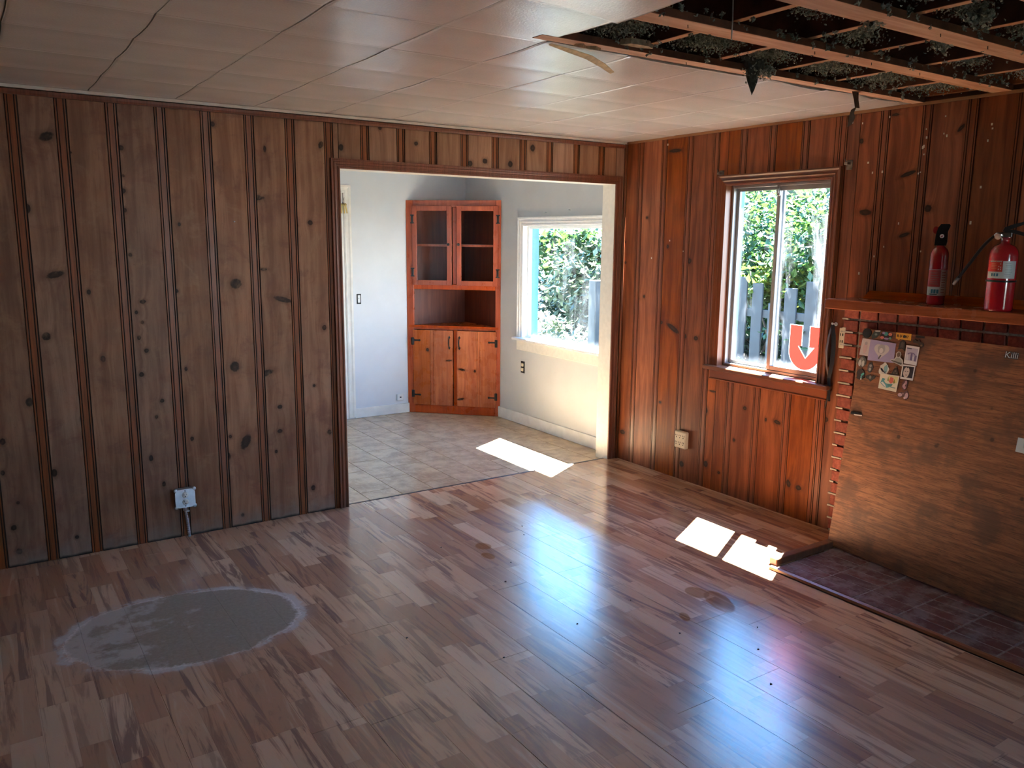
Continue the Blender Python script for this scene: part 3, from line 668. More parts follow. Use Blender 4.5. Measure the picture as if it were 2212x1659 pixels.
for a, b in (((x0, -6.29, z0), (x0 + .05, -6.23, z1)), ((x1 - .05, -6.29, z0), (x1, -6.23, z1)), ((x0, -6.29, z0), (x1, -6.23, z0 + .05)), ((x0, -6.29, z1 - .05), (x1, -6.23, z1)), (((x0 + x1) / 2 - .025, -6.29, z0), ((x0 + x1) / 2 + .025, -6.23, z1))): mb.cbox(a, b, .004)
fr3 = mb.build('frame', M_white, win3)
mb = MB(); mb.box((x0 + .04, -6.262, z0 + .04), (x1 - .04, -6.258, z1 - .04)); mb.build('pane', M_glass_clean, fr3)

win_fill = struct(empty('window_fill_kitchen', (0, 0, 0)), 'unseen narrow window added in left kitchen wall to brighten it')  # out of view, added to bring sky light into the kitchen
mb = MB(); ring(mb, -3.40, -3.34, .17, .66, .95, 1.95, .04); fr4 = mb.build('frame', M_white, win_fill)
mb = MB(); mb.box((-3.372, .20, .98), (-3.368, .63, 1.92)); mb.build('pane', M_glass_clean, fr4)
# ================================================================== CORNER CABINET
cab = tag(empty('corner_cabinet', (-.582, KY - .003, 0), -pi / 4), 'tall red-brown pine corner cabinet with glazed upper doors in the kitchen', 'cabinet')
CW = .892
def cp(name, boxes, mat, parent=None, c=.003):
    m = MB()
    for a, b in boxes: m.cbox(a, b, c)
    return m.build(name, mat, parent or cab)
z00 = -.011
cp('stile', [((.0, -.002, z00), (.068, .02, 1.958))], M_cab); cp('stile', [((CW - .05, -.002, z00), (CW - .002, .02, 1.958))], M_cab)
cp('rail', [((.068, -.001, 1.895), (CW - .05, .019, 1.958))], M_cab); cp('rail', [((.068, -.001, 1.155), (CW - .05, .019, 1.205))], M_cab)
cp('rail', [((.068, -.001, .782), (CW - .05, .019, .822))], M_cab); cp('plinth', [((.068, -.004, z00), (CW - .05, .019, .068))], M_cab)
cp('mullion', [((.441, -.001, 1.205), (.478, .019, 1.895))], M_cab); cp('mullion', [((.446, -.001, .068), (.480, .019, .782))], M_cab)
ap = CW / 2
def tri(name, z0, z1, mat, front=.012):
    m = MB(); m.prism([(.02, front), (CW - .02, front), (ap, ap - .03)], z0, z1); return m.build(name, mat, cab)
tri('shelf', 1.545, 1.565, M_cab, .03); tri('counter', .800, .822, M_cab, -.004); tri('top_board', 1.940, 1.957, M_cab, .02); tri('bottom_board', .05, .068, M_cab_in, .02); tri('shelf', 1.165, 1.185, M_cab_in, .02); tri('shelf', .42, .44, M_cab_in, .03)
for sgn in (0, 1):
    m = MB(); p = [(.0 + .016, .004), (ap, ap - .012), (ap, ap - .030), (.040, .004)]
    if sgn: p = [(CW - x, y) for x, y in p]
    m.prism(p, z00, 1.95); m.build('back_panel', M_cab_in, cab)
def hinge(parent, u, z, s):
    m = MB(); m.cbox((u - .010, -.026, z - .03), (u + .010, -.020, z + .03), .002); m.cbox((u - .018, -.024, z - .040), (u + .018, -.021, z - .028), .002); m.cbox((u - .018, -.024, z + .028), (u + .018, -.021, z + .040), .002)
    m.tube([(u, -.027, z - .025), (u, -.027, z + .025)], .004, 8); m.build('hinge', M_black, parent)
for (u0, u1, kx, hx) in ((.062, .436, .410, .066), (.482, .868, .505, .866)):
    z0, z1 = 1.195, 1.908; w = .045
    d = cp('upper_door', [((u0, -.021, z0), (u0 + w, -.003, z1)), ((u1 - w, -.021, z0), (u1, -.003, z1)), ((u0 + w, -.021, z0), (u1 - w, -.003, z0 + w)), ((u0 + w, -.021, z1 - w), (u1 - w, -.003, z1))], M_cab)
    m = MB(); m.box((u0 + w - .004, -.011, z0 + w - .004), (u1 - w + .004, -.009, z1 - w + .004)); m.build('glass_pane', M_glass_cab, d)
    m = MB(); m.lathe([(.004, 0), (.005, .008), (.012, .012), (.013, .018), (.008, .022)], 14, mat=Matrix.Translation((kx, -.021, 1.565)) @ Matrix.Rotation(pi / 2, 4, 'X')); m.build('knob', M_black, d)
    for z in (1.79, 1.31): hinge(d, hx, z, 1)
for (u0, u1, gx, hx, dirn, hnx) in ((.060, .443, .222, .412, 1, .058), (.483, .855, .668, .508, -1, .856)):
    z0, z1 = .072, .779
    d = empty('lower_door'); d.parent = cab
    for (a, b) in ((u0, gx), (gx, u1)):
        m = MB(); prof = [(a, -.003), (a, -.019), (a + .002, -.021)]
        if a == gx: prof += [(a + .006, -.021), (a + .008, -.016), (a + .012, -.016), (a + .014, -.021), (a + .034, -.021), (a + .036, -.016), (a + .040, -.016), (a + .042, -.021)]
        prof += [(b - .002, -.021), (b, -.019), (b, -.003)]
        kn = {(.060, .222): [(.20 - .0, .595, .014, .017, 0)], (.222, .443): [(.405, .50, .03, .008, 5)], (.483, .668): [(.53, .42, .035, .010, -8), (.52, .14, .035, .009, 10), (.655, .41, .012, .013, 0)], (.668, .855): []}[(a, b)]
        m.prism(prof, z0, z1); m.build('plank', pine('cabinet_door_pine', (.33, .070, .018), (.50, .135, .036), kn, rough=.28, scratch=0.0), d)
    m = MB(); zc = .668
    m.tube([(hx, -.022, zc + .042), (hx, -.040, zc + .030), (hx, -.048, zc), (hx, -.040, zc - .030), (hx, -.022, zc - .042)], [.004, .005, .006, .005, .004], 8)
    for s in (1, -1): m.prism([(hx - .012, -s * (.046 - .0)), (hx, -s * .066), (hx + .012, -s * .046), (hx, -s * .034)], .0215, .0245, mat=Matrix.Translation((0, 0, zc)) @ Matrix.Rotation(pi / 2, 4, 'X'))
    m.build('handle', M_black, d)
    for z, s in ((.672, 1), (.176, -1)):
        m = MB(); m.cbox((hnx - .013, -.027, z - .034), (hnx + .013, -.021, z + .034), .002); m.cbox((min(hnx, hnx + dirn * .065), -.025, z + s * .010 - .007), (max(hnx, hnx + dirn * .065), -.0215, z + s * .010 + .007), .002)
        m.lathe([(.010, 0), (.010, .003)], 10, mat=Matrix.Translation((hnx + dirn * .066, -.0215, z + s * .010)) @ Matrix.Rotation(pi / 2, 4, 'X')); m.tube([(hnx, -.028, z - .03), (hnx, -.028, z + .03)], .004, 8)
        m.build('hinge', M_black, d)

# ================================================================== KITCHEN SMALL THINGS
t = tag(empty('light_switch', (-1.059, KY, 1.077)), 'toggle light switch without cover plate on pale kitchen wall', 'switch')
m = MB(); m.cbox((-.021, -.003, -.045), (.021, .0, .045), .001); m.build('box_hole', M_dark, t)
m = MB(); m.cbox((-.012, -.008, -.034), (.012, -.003, .034), .002); b_ = m.build('switch_body', M_white, t)
m = MB(); m.cbox((-.004, -.018, .0), (.004, -.008, .012), .001); m.build('toggle', M_white, b_)
t = tag(empty('phone_jack', (-.672, KY, .142)), 'small white surface phone jack low beside corner cabinet', 'wall jack')
m = MB(); m.cbox((-.034, -.024, -.030), (.034, 0, .030), .005); m.build('jack_body', M_wplas, t)
m = MB(); m.box((-.008, -.0245, -.004), (.008, -.0235, .006)); m.build('socket', M_dark, t)
t = tag(empty('bare_outlet', (.05, 1.335, .505)), 'duplex outlet without cover plate below kitchen window', 'outlet')
m = MB(); m.cbox((-.004, -.028, -.052), (.0, .028, .052), .001); m.build('box_hole', M_dark, t)
for z in (.021, -.021): m = MB(); m.cbox((-.012, -.017, z - .015), (-.003, .017, z + .015), .005); m.build('receptacle', M_ivory, t)
t = tag(empty('key_bunch', (-1.196, KY - .013, 1.90)), 'bunch of small brass keys hung on white kitchen door', 'keys')
m = MB(); m.tube([(0, -.012, .10), (.0, -.014, .04), (.004, -.012, 0)], .0025, 6); m.tube([(.012, -.012, .06), (.0, -.016, .03), (-.008, -.014, .0)], .002, 6); m.build('hook_wire', M_black, t)
M_brass = flat('brass', (.55, .40, .15), .35, .9)
for i_, (dx, a_) in enumerate(((-.010, .05), (.006, -.05), (.018, -.2))):
    m = MB(); m.cbox((-.006, -.002, -.075), (.006, .002, 0), .001); m.lathe([(.012, -.0015), (.012, .0015)], 10, mat=Matrix.Rotation(pi / 2, 4, 'X'))
    o = m.build('key', M_brass, t); o.location = (dx, -.014 - .004 * i_, .0); o.rotation_euler = (0, a_, 0)

# ================================================================== OUTLETS IN THE ROOM
t = tag(empty('steel_outlet_box', (-3.101, -.0, .2295)), 'square galvanised steel outlet box on plank wall with flexible conduit', 'outlet')
m = MB(); m.cbox((-.047, -.048, -.047), (.047, .002, .047), .004); m.build('box_body', M_steel, t)
pl_ = [(-.051, -.034), (-.034, -.051), (.034, -.051), (.051, -.034), (.051, .034), (.034, .051), (-.034, .051), (-.051, .034)]
m = MB(); m.prism(pl_, .048, .053, mat=Matrix.Rotation(pi / 2, 4, 'X')); cov = m.build('cover_plate', M_steel, t)
for sx in (-1, 1):
    for sz in (-1, 1):
        m = MB(); m.lathe([(.011, 0), (.011, .004), (.006, .006)], 10, (0, 0, 0), mat=Matrix.Translation((sx * .047, -.046, sz * .047)) @ Matrix.Rotation(pi / 2, 4, 'X')); m.build('corner_ear', M_steel, t)
for z in (.019, -.019):
    m = MB(); m.lathe([(.0165, 0), (.0165, .003), (.015, .004)], 18, mat=Matrix.Translation((0, -.0525, z)) @ Matrix.Rotation(pi / 2, 4, 'X')); r_ = m.build('receptacle', M_wplas, t)
    m = MB(); m.box((-.0075, -.0572, z - .001), (-.0055, -.0562, z + .008)); m.box((.0055, -.0572, z + .0), (.0075, -.0562, z + .007)); m.lathe([(.0028, 0), (.0028, .001)], 8, mat=Matrix.Translation((0, -.0562, z - .008)) @ Matrix.Rotation(pi / 2, 4, 'X')); stuff(m.build('slots', M_dark, r_))
for z in (.042, -.042): m = MB(); m.lathe([(.003, 0), (.003, .001)], 8, mat=Matrix.Translation((0, -.053, z)) @ Matrix.Rotation(pi / 2, 4, 'X')); m.build('screw', M_dark, t)
m = MB(); pts = []; rd = []
path = [Vector((.0, -.026, -.047)), Vector((.003, -.026, -.09)), Vector((.010, -.022, -.15)), Vector((.016, -.018, -.2295))]
for i_ in range(61):
    q = i_ / 60 * 3; a_ = min(int(q), 2); pts.append(path[a_].lerp(path[a_ + 1], q - a_)); rd.append(.0085 if i_ % 3 else .0066)
m.tube(pts, rd, 10, smooth=False); m.build('conduit', M_steel, t)
m = MB(); m.lathe([(.012, -.030), (.012, -.005), (.009, 0)], 12, (.001, -.026, -.045)); m.cbox((.0, -.034, -.084), (.022, -.018, -.076), .002); m.build('conduit_connector', M_steel, t)
t = tag(empty('six_way_outlet', (-.0, -.680, .285)), 'ivory six way outlet adapter on plank wall below window', 'outlet')
m = MB(); m.cbox((-.034, -.052, -.058), (.002, .052, .058), .006); m.build('adapter_body', M_ivory, t)
m = MB()
for z in (.025, -.022):
    for y in (-.032, 0, .032):
        m.box((-.0352, y - .008, z), (-.0335, y - .005, z + .010)); m.box((-.0352, y + .005, z), (-.0335, y + .008, z + .010)); m.box((-.0352, y - .003, z - .012), (-.0335, y + .003, z - .006))
stuff(m.build('slots', M_dark, t))
t = tag(empty('beige_outlet_plate', (-.006, -1.8365, 1.104)), 'narrow beige outlet plate at left edge of brickwork under mantel', 'outlet')
m = MB(); m.cbox((-.008, -.017, -.056), (.006, .017, .056), .003); m.cbox((-.0085, -.021, .040), (-.004, -.0, .060), .002); m.build('cover_plate', M_ivory, t)
m = MB()
for z in (.018, -.020): m.box((-.009, -.010, z - .006), (-.0075, -.004, z + .008)); m.box((-.009, .004, z - .006), (-.0075, .008, z + .008))
stuff(m.build('slots', M_dark, t))
t = tag(empty('strap_on_hook', (0, -1.787, 1.175)), 'black strap loop hanging from white hook beside window', 'strap')
m = MB(); m.tube([(0, 0, 0), (-.022, 0, .002), (-.034, 0, -.004), (-.034, 0, .010)], .0045, 8); m.lathe([(.011, 0), (.009, .004)], 12, mat=Matrix.Rotation(-pi / 2, 4, 'Y')); m.build('hook', M_wplas, t)
def ribbon(pts, w, wd, name, mat, parent, th=.0016):
    m = MB(); vs = []
    for i_, p in enumerate(pts):
        p = Vector(p); d = Vector(wd[i_] if isinstance(wd, list) else wd).normalized() * (w[i_] if isinstance(w, list) else w) / 2
        nrm = d.normalized().cross((Vector(pts[min(i_ + 1, len(pts) - 1)]) - Vector(pts[max(i_ - 1, 0)])).normalized()) * th
        vs += [p - d, p + d, p + d + nrm, p - d + nrm]
    fs = []
    for i_ in range(len(pts) - 1):
        for k_ in range(4): fs.append((i_ * 4 + k_, i_ * 4 + (k_ + 1) % 4, i_ * 4 + 4 + (k_ + 1) % 4, i_ * 4 + 4 + k_))
    fs += [(3, 2, 1, 0), tuple(len(vs) - 4 + k_ for k_ in range(4))]
    m.add(vs, fs, 0, False); return recalc(m.build(name, mat, parent))
M_strap = flat('black_strap', (.018, .018, .02), .45)
ribbon([(-.032, .0, .0), (-.030, .018, -.07), (-.026, .028, -.15), (-.022, .024, -.23), (-.020, .008, -.30), (-.018, .0, -.36), (-.016, .008, -.42), (-.014, .018, -.475)], [.018, .024, .026, .024, .018, .016, .014, .010], (.5, .8, .0), 'strap_loop', M_strap, t)
ribbon([(-.034, -.002, .0), (-.036, -.016, -.06), (-.034, -.020, -.13), (-.030, -.014, -.22), (-.026, .0, -.30), (-.024, -.004, -.37), (-.022, -.010, -.43)], [.018, .022, .022, .022, .018, .016, .012], (-.6, .8, .0), 'strap_loop', M_strap, t)
for (y, lab) in ((-.902, 'small rusty curtain bracket above left corner of window casing'), (-1.793, 'small rusty curtain bracket above right corner of window casing')):
    t = tag(empty('curtain_bracket', (0, y, 2.03)), lab, 'bracket', 'curtain brackets at the window')
    m = MB(); m.cbox((-.006, -.018, -.028), (.002, .018, .022), .002); m.cbox((-.036, -.010, -.004), (-.004, .010, .010), .002); m.tube([(-.02, 0, .006), (-.036, .004, .016), (-.036, .006, .028)], .003, 6); m.build('bracket_plate', flat('rusty_steel', (.17, .14, .12), .6, .5, var=.4), t)

# ================================================================== BRICK FIREPLACE, MANTEL, HEARTH
fire = tag(empty('brick_fireplace', (0, 0, 0)), 'red brick fireplace face under the mantel behind the leaning plywood', 'fireplace')
m = MB(); m.box((.002, -3.75, .0), (.018, -BX, 1.278)); m.build('mortar_bed', M_mortar, fire)
brk = M('red_brick'); kP = brk.obj(); kn_ = brk.noise(brk.vm('ADD', kP, brk.comb(brk.ma('MULTIPLY', brk.rand(), 9.0), 0.0, 0.0)), 40, 4, .7)
kc = brk.mix(brk.sm(kn_, .35, .7), (.21, .040, .024), (.34, .085, .050)); kc = brk.n('HueSaturation', {'Value': brk.mixf(brk.rand(), .7, 1.15), 'Color': kc}).outputs[0]
M_brick = brk.fin(brk.pbr(kc, .75, 0, brk.bump(kn_, .3, .003)))
def brick_mesh(w, h, d):
    b = MB(); b.cbox((-d, -w, 0), (.004, 0, h), .003); o = b.build('brick', M_brick); me = o.data; bpy.data.objects.remove(o); return me
bw, bh, pw, ph = .0968, .0595, .1075, .0707
bm_full = brick_mesh(bw, bh, .012); bm_first = brick_mesh(.086, bh, .012)
for r in range(18):
    z = 1.2115 - ph * r + .0045
    if z < 0: z = .0; 
    for c in range(17):
        if not (r < 3 or c < 4): continue
        if c == 0: inst('brick', bm_first, fire, (random.uniform(-.002, .002), -BX - .001, z))
        else: inst('brick', bm_full, fire, (random.uniform(-.002, .002), -1.9395 - pw * (c - 1), z))
m = MB()
for r in range(17):                                        # ragged mortar ends past the first bricks
    z = 1.2115 - ph * r - .0055
    m.box((-.016, -BX - random.uniform(.02, .085), z + .001), (.0, -BX + random.uniform(.002, .010), z + .009))
stuff(m.build('mortar_joint', flat('pale_mortar', (.46, .41, .34), .9, var=.2), fire))
mantel = tag(empty('mantel_shelf', (0, -1.885, 1.28)), 'thick red-brown wooden mantel shelf holding two fire extinguishers', 'shelf')
m = MB(); m.cbox((-.255, -1.9, .0), (-.004, .0, .050), .004); m.build('shelf_board', M_mantel, mantel)
m = MB(); m.prism([(-.065, .050), (-1.9, .050), (-1.9, .092), (-.10, .092)], -.022, -.004, mat=Matrix(((0, 0, 1, 0), (1, 0, 0, 0), (0, 1, 0, 0), (0, 0, 0, 1)))); recalc(m.build('back_ledge', M_mantel, mantel))
# hearth
hearth = tag(empty('brick_hearth', (-.70, -2.03, 0)), 'flat dusty brick hearth on the floor in front of plywood', 'hearth')
m = MB(); m.box((.0, -2.6, -.03), (.70, -.005, -.001)); m.build('mortar_bed', flat('dusty_mortar', (.27, .245, .23), .9, var=.3, scale=25), hearth)
hb = M('dusty_hearth_brick'); hP = hb.obj(); hr = hb.rand(); hn = hb.noise(hb.pos(), 9, 5, .7); hn2 = hb.noise(hP, 60, 3)
hc = hb.mix(hb.rand(), (.085, .026, .022), (.15, .048, .036)); hc = hb.mix(hb.ma('MULTIPLY', hb.sm(hn, .42, .62), .75), hc, (.24, .20, .19))
M_hb = hb.fin(hb.pbr(hc, .55, 0, hb.bump(hn2, .3, .003)))
b = MB(); b.cbox((0, -.206, -.02), (.0695, 0, .002), .003); o = b.build('brick', M_hb); hbm = o.data; bpy.data.objects.remove(o)
for i_ in range(9):
    for j_ in range(12):
        inst('brick', hbm, hearth, (.006 + .0765 * i_, -.012 - .213 * j_ - (.0 if i_ % 2 == 0 else -.0), random.uniform(-.0015, .0015)))
mb = MB(); mb.prism([(-.745, .0), (-.742, .012), (-.728, .016), (-.706, .006), (-.704, -.005)], 2.03, 4.6, mat=Matrix(((1, 0, 0, 0), (0, 0, -1, 0), (0, 1, 0, 0), (0, 0, 0, 1))))
struct(recalc(mb.build('trim_hearth_front', strip_wood('orange_edge_wood', (.33, .12, .045)))), 'orange-brown reducer strip along front of brick hearth')
mb = MB(); mb.cbox((-.690, -2.030, .0005), (-.05, -1.985, .036), .003); struct(mb.build('trim_hearth_side', strip_wood('dark_edge_wood', (.16, .07, .035))), 'brown raised board closing left end of the hearth')

# ================================================================== LEANING PLYWOOD SHEET AND WHAT IS STUCK ON IT
PT = Vector((-.030, -1.9762, 1.1721)); PU = Vector((-.0725, -.99734, -.00785)).normalized(); PN = -Vector((.98383, -.07025, -.16474)).normalized()
PV = PN.cross(PU).normalized()                       # up along the sheet
def PM(u, v, n=0.0):                                  # v counted downwards from the top edge
    q = PT + PU * u - PV * v + PN * n
    mt = Matrix((PU, PV, PN)).transposed().to_4x4(); mt.translation = q; return mt
pk = M('weathered_plywood'); pP = pk.obj(); px, py, pz = pk.sep(pP)
pg = pk.noise(pk.comb(pk.ma('MULTIPLY', px, .9), pk.ma('MULTIPLY', py, 11.0), 0.0), 5, 6, .65, .8); pg2 = pk.noise(pk.comb(pk.ma('MULTIPLY', px, 2.0), pk.ma('MULTIPLY', py, 40.0), 0.0), 6, 4, .7)
pb = pk.noise(pP, 4.5, 4, .6)
pc = pk.mix(pk.sm(pg, .30, .68), (.135, .050, .022), (.30, .125, .052)); pc = pk.mix(pk.ma('MULTIPLY', pk.sm(pg2, .53, .63), .8), pc, (.06, .022, .010))
pc = pk.mix(pk.ma('MULTIPLY', pk.sm(pb, .48, .66), .75), pc, (.085, .040, .024))
vr = pk.n('TexVoronoi', {'Vector': pP, 'Scale': 9.0, 'Randomness': 1.0}); sp = pk.ma('MULTIPLY', pk.sm(vr.outputs['Distance'], .13, .06), pk.sm(pk.sep(vr.outputs['Color'])[0], .55, .6))
pc = pk.mix(pk.ma('MULTIPLY', sp, .8), pc, (.03, .012, .008))
M_ply = pk.fin(pk.pbr(pc, .55, 0, pk.bump(pg2, .25, .003)))
ply = MB(); ply.prism([(0, 0), (1.62, .0), (1.62, -1.17), (.043, -1.176)], -.012, 0.0); ply = ply.build('plywood_sheet', M_ply, mw=PM(0, 0))
tag(ply, 'weathered plywood sheet leaning on the fireplace, dotted with stickers', 'plywood')
cols = {}
def cm(c, rough=.45):
    if c not in cols: cols[c] = flat('print_colour', c, rough)
    return cols[c]
GRP = 'stickers and magnets on the plywood'
def sticker(name, label, cat, poly, col, lvl=0, prints=(), thick=.0012, rough=.4):
    """poly in sheet coordinates (u, v down); prints: (name, poly or ('disc',u,v,r[,ry]), colour)"""
    us = [p_[0] for p_ in poly]; vs = [p_[1] for p_ in poly]; cu, cv = sum(us) / len(us), sum(vs) / len(vs)
    n0 = .0003 + lvl * .0014
    m = MB(); m.prism([(u - cu, -(v - cv)) for u, v in poly], 0, thick); o = m.build(name, cm(col, rough), mw=PM(cu, cv, n0))
    tag(o, label, cat, GRP)
    for k_, (pn, pp, pcx) in enumerate(prints):
        if pp[0] == 'disc':
            rx = pp[3]; ry = pp[4] if len(pp) > 4 else rx; pp = [(pp[1] + rx * math.cos(2 * pi * q / 16), pp[2] + ry * math.sin(2 * pi * q / 16)) for q in range(16)]
        m = MB(); m.prism([(u - cu, -(v - cv)) for u, v in pp], thick - .0002, thick + .0002 + .00012 * k_); m.build(pn, cm(pcx), o)
    return o
def disc(u, v, r, ry=None, n=20, wob=0.0, seed=1):
    rg = random.Random(seed); ry = ry or r
    return [(u + r * (1 + wob * rg.uniform(-1, 1)) * math.cos(2 * pi * q / n), v + ry * (1 + wob * rg.uniform(-1, 1)) * math.sin(2 * pi * q / n)) for q in range(n)]
def quadz(a, f):                                       # point inside a quad a (TL,TR,BR,BL)
    (x, y) = f; p0 = Vector(a[0]).lerp(Vector(a[1]), x); p1 = Vector(a[3]).lerp(Vector(a[2]), x); q = p0.lerp(p1, y); return (q.x, q.y)
def inset(a, x0, y0, x1, y1): return [quadz(a, p_) for p_ in ((x0, y0), (x1, y0), (x1, y1), (x0, y1))]
BK = (.010, .010, .011); WH = (.80, .80, .77)
sticker('black_disc_magnet', 'round black disc magnet at top left corner of plywood', 'magnet', disc(.029, .0235, .0255), BK, thick=.006)
o = sticker('green_charm', 'small dark green charm with white top beside black disc', 'magnet', [(.064, .050), (.056, .032), (.070, .006), (.106, .002), (.101, .025), (.088, .040)], (.045, .065, .055), prints=[('white_tip', [(.072, .004), (.104, .001), (.103, .008), (.076, .011)], (.55, .58, .52)), ('pale_spot', ('disc', .082, .024, .008, .006), (.20, .28, .25))], thick=.003)
sticker('gem_sticker', 'black sticker with coral, teal and lavender oval gems', 'sticker', disc(.143, .025, .036, .023, 16, .08, 3), (.03, .014, .02), prints=[('coral_gem', ('disc', .120, .036, .011, .007), (.65, .20, .17)), ('teal_gem', ('disc', .138, .015, .012, .010), (.07, .38, .33)), ('coral_gem', ('disc', .163, .015, .011, .008), (.68, .24, .16)), ('lavender_gem', ('disc', .145, .039, .014, .005), (.33, .25, .48)), ('green_gem', ('disc', .166, .035, .008, .006), (.12, .36, .24)), ('lavender_gem', ('disc', .124, .012, .008, .006), (.38, .33, .52))])
bub = [(.194, .001), (.279, -.001), (.283, .033), (.222, .0325), (.215, .040), (.208, .0325), (.198, .032)]
o = sticker('speech_bubble_sticker', 'yellow speech bubble sticker reading R U OK? at top of plywood', 'sticker', bub, (.72, .40, .06))
tm = text_mesh('R U OK?', .0175, .0006); tm.materials.append(cm(BK)); tx = bpy.data.objects.new('lettering', tm); COL.objects.link(tx); tx.parent = o
cu_ = sum(p_[0] for p_ in bub) / len(bub); cv_ = sum(p_[1] for p_ in bub) / len(bub)
tx.location = (.202 - cu_, -(.0225 - cv_), .0014)
m = MB(); m.prism([(x - cu_, -(y - cv_)) for x, y in disc(.2435, .0165, .0085, .0075)], .0013, .0017); m.build('black_blot', cm(BK), o)
sticker('black_bar_sticker', 'thin black bar sticker right of yellow speech bubble', 'sticker', [(.303, .003), (.351, .0035), (.352, .0135), (.304, .0135)], BK)
sticker('dark_moth_magnet', 'dark brown three-lobed moth magnet above comic card sticker', 'magnet', [(.294, .028), (.305, .022), (.318, .030), (.330, .022), (.336, .034), (.354, .038), (.358, .050), (.345, .060), (.333, .052), (.326, .044), (.312, .042), (.298, .040)], (.05, .036, .026), prints=[('tan_spot', ('disc', .345, .050, .006, .005), (.16, .11, .06))], thick=.003)
sticker('gothic_window_magnet', 'dark gothic arch magnet hanging below yellow speech bubble', 'magnet', [(.223, .087), (.226, .045), (.240, .033), (.256, .042), (.262, .088), (.243, .078)], (.035, .030, .026), prints=[('arch_relief', [(.233, .074), (.235, .050), (.242, .043), (.250, .050), (.252, .074)], (.075, .065, .055))], thick=.003)
card = [(.006, .053), (.0566, .0535), (.0587, .1429), (.0056, .142)]
sticker('pale_card', 'pale pink-grey portrait card left of lavender card', 'card', card, (.55, .50, .49), lvl=0, prints=[('figure_print', ('disc', .033, .100, .013, .030), (.56, .40, .40)), ('head_print', ('disc', .034, .077, .008, .009), (.38, .35, .37)), ('line_print', inset(card, .2, .86, .8, .89), (.42, .38, .38))])
lav = [(.0566, .0531), (.2064, .0566), (.214, .1564), (.0608, .1632)]
hh = []
for q in range(28):
    a = 2 * pi * q / 28; hx_ = 16 * math.sin(a) ** 3; hz_ = 13 * math.cos(a) - 5 * math.cos(2 * a) - 2 * math.cos(3 * a) - math.cos(4 * a); hh.append((.132 + hx_ * .00275, .104 - hz_ * .0027))
sticker('lavender_card', 'lavender card with pale grey heart shaped drawing', 'card', lav, (.34, .31, .52), lvl=1, prints=[('heart_print', hh, (.52, .51, .51)), ('hair_print', disc(.130, .096, .022, .025, 18, .12, 5), (.36, .36, .37)), ('face_print', ('disc', .131, .104, .011, .014), (.60, .59, .58)), ('banner_print', [(.120, .146), (.130, .126), (.138, .128), (.128, .150)], (.10, .10, .12))])
bust = [(.196, .148), (.197, .139), (.212, .139), (.222, .124), (.219, .105), (.228, .096), (.240, .096), (.248, .107), (.245, .122), (.262, .134), (.268, .150), (.263, .167)]
sticker('bust_sticker', 'die cut sticker of bald bearded person in grey shirt over banner', 'sticker', bust, (.56, .56, .54), lvl=2, prints=[('shirt_print', [(.216, .143), (.227, .127), (.242, .126), (.257, .137), (.262, .152), (.224, .148)], (.34, .36, .34)), ('head_print', ('disc', .2345, .111, .0095, .013), (.15, .105, .085)), ('banner_print', [(.200, .142), (.262, .151), (.260, .160), (.200, .148)], (.10, .10, .10))])
com = [(.2644, .0573), (.3377, .0585), (.3407, .1519), (.2709, .1497)]
sticker('comic_card_sticker', 'tall white bordered sticker with lilac picture of standing figures', 'sticker', com, (.74, .74, .75), lvl=1, prints=[('picture_print', inset(com, .08, .11, .92, .80), (.47, .45, .58)), ('title_print', inset(com, .10, .13, .45, .18), (.08, .08, .12)), ('figure_print', inset(com, .44, .38, .58, .78), (.16, .13, .30)), ('arch_print', [quadz(com, (.5 + .30 * math.cos(t_), .48 - .13 * math.sin(t_))) for t_ in [pi * q / 8 for q in range(9)]] + [quadz(com, (.5 + .22 * math.cos(t_), .48 - .07 * math.sin(t_))) for t_ in [pi * (8 - q) / 8 for q in range(9)]], (.20, .17, .33)), ('figure_print', inset(com, .14, .50, .28, .78), (.62, .62, .70)), ('figure_print', inset(com, .76, .48, .90, .79), (.17, .14, .26)), ('figure_print', inset(com, .62, .55, .72, .78), (.66, .66, .72))])
fc = [(.2663, .1566), (.3375, .1539), (.3385, .2284), (.2688, .2288)]
sticker('face_sticker', 'square white bordered sticker with pale face on black', 'sticker', fc, (.74, .73, .72), lvl=2, prints=[('picture_print', inset(fc, .09, .09, .92, .86), (.018, .016, .026)), ('face_print', disc(.296, .192, .0165, .027, 18), (.62, .54, .50)), ('eye_print', ('disc', .290, .188, .004, .0018), (.02, .02, .02)), ('eye_print', ('disc', .303, .187, .004, .0018), (.02, .02, .02)), ('lips_print', ('disc', .298, .206, .004, .002), (.12, .02, .03)), ('star_print', ('disc', .297, .168, .004, .003), (.03, .03, .04))])
cre = disc(.168, .200, .028, .036, 22, .14, 9)
sticker('creature_sticker', 'white die cut sticker with teal and black swoosh', 'sticker', cre, (.70, .70, .63), lvl=1, prints=[('teal_print', disc(.178, .195, .011, .022, 14, .15, 4), (.22, .42, .46)), ('swoosh_print', [(.146, .190), (.158, .194), (.172, .208), (.184, .206), (.176, .214), (.160, .209), (.150, .200)], (.02, .02, .04))])
sticker('triangle_pendant', 'dark patterned triangle pendant above ship sticker', 'magnet', [(.231, .171), (.236, .171), (.2556, .2088), (.247, .215), (.2117, .2157)], (.045, .032, .026), prints=[('dot_relief', ('disc', .234, .195, .005, .004), (.14, .11, .09)), ('dot_relief', ('disc', .228, .207, .004, .003), (.12, .10, .08)), ('dot_relief', ('disc', .243, .206, .004, .003), (.12, .10, .08)), ('ring_relief', ('disc', .2335, .176, .003, .004), (.2, .18, .15))], thick=.003)
sh = [(.1555, .2198), (.2644, .2169), (.2632, .3001), (.1587, .2969)]
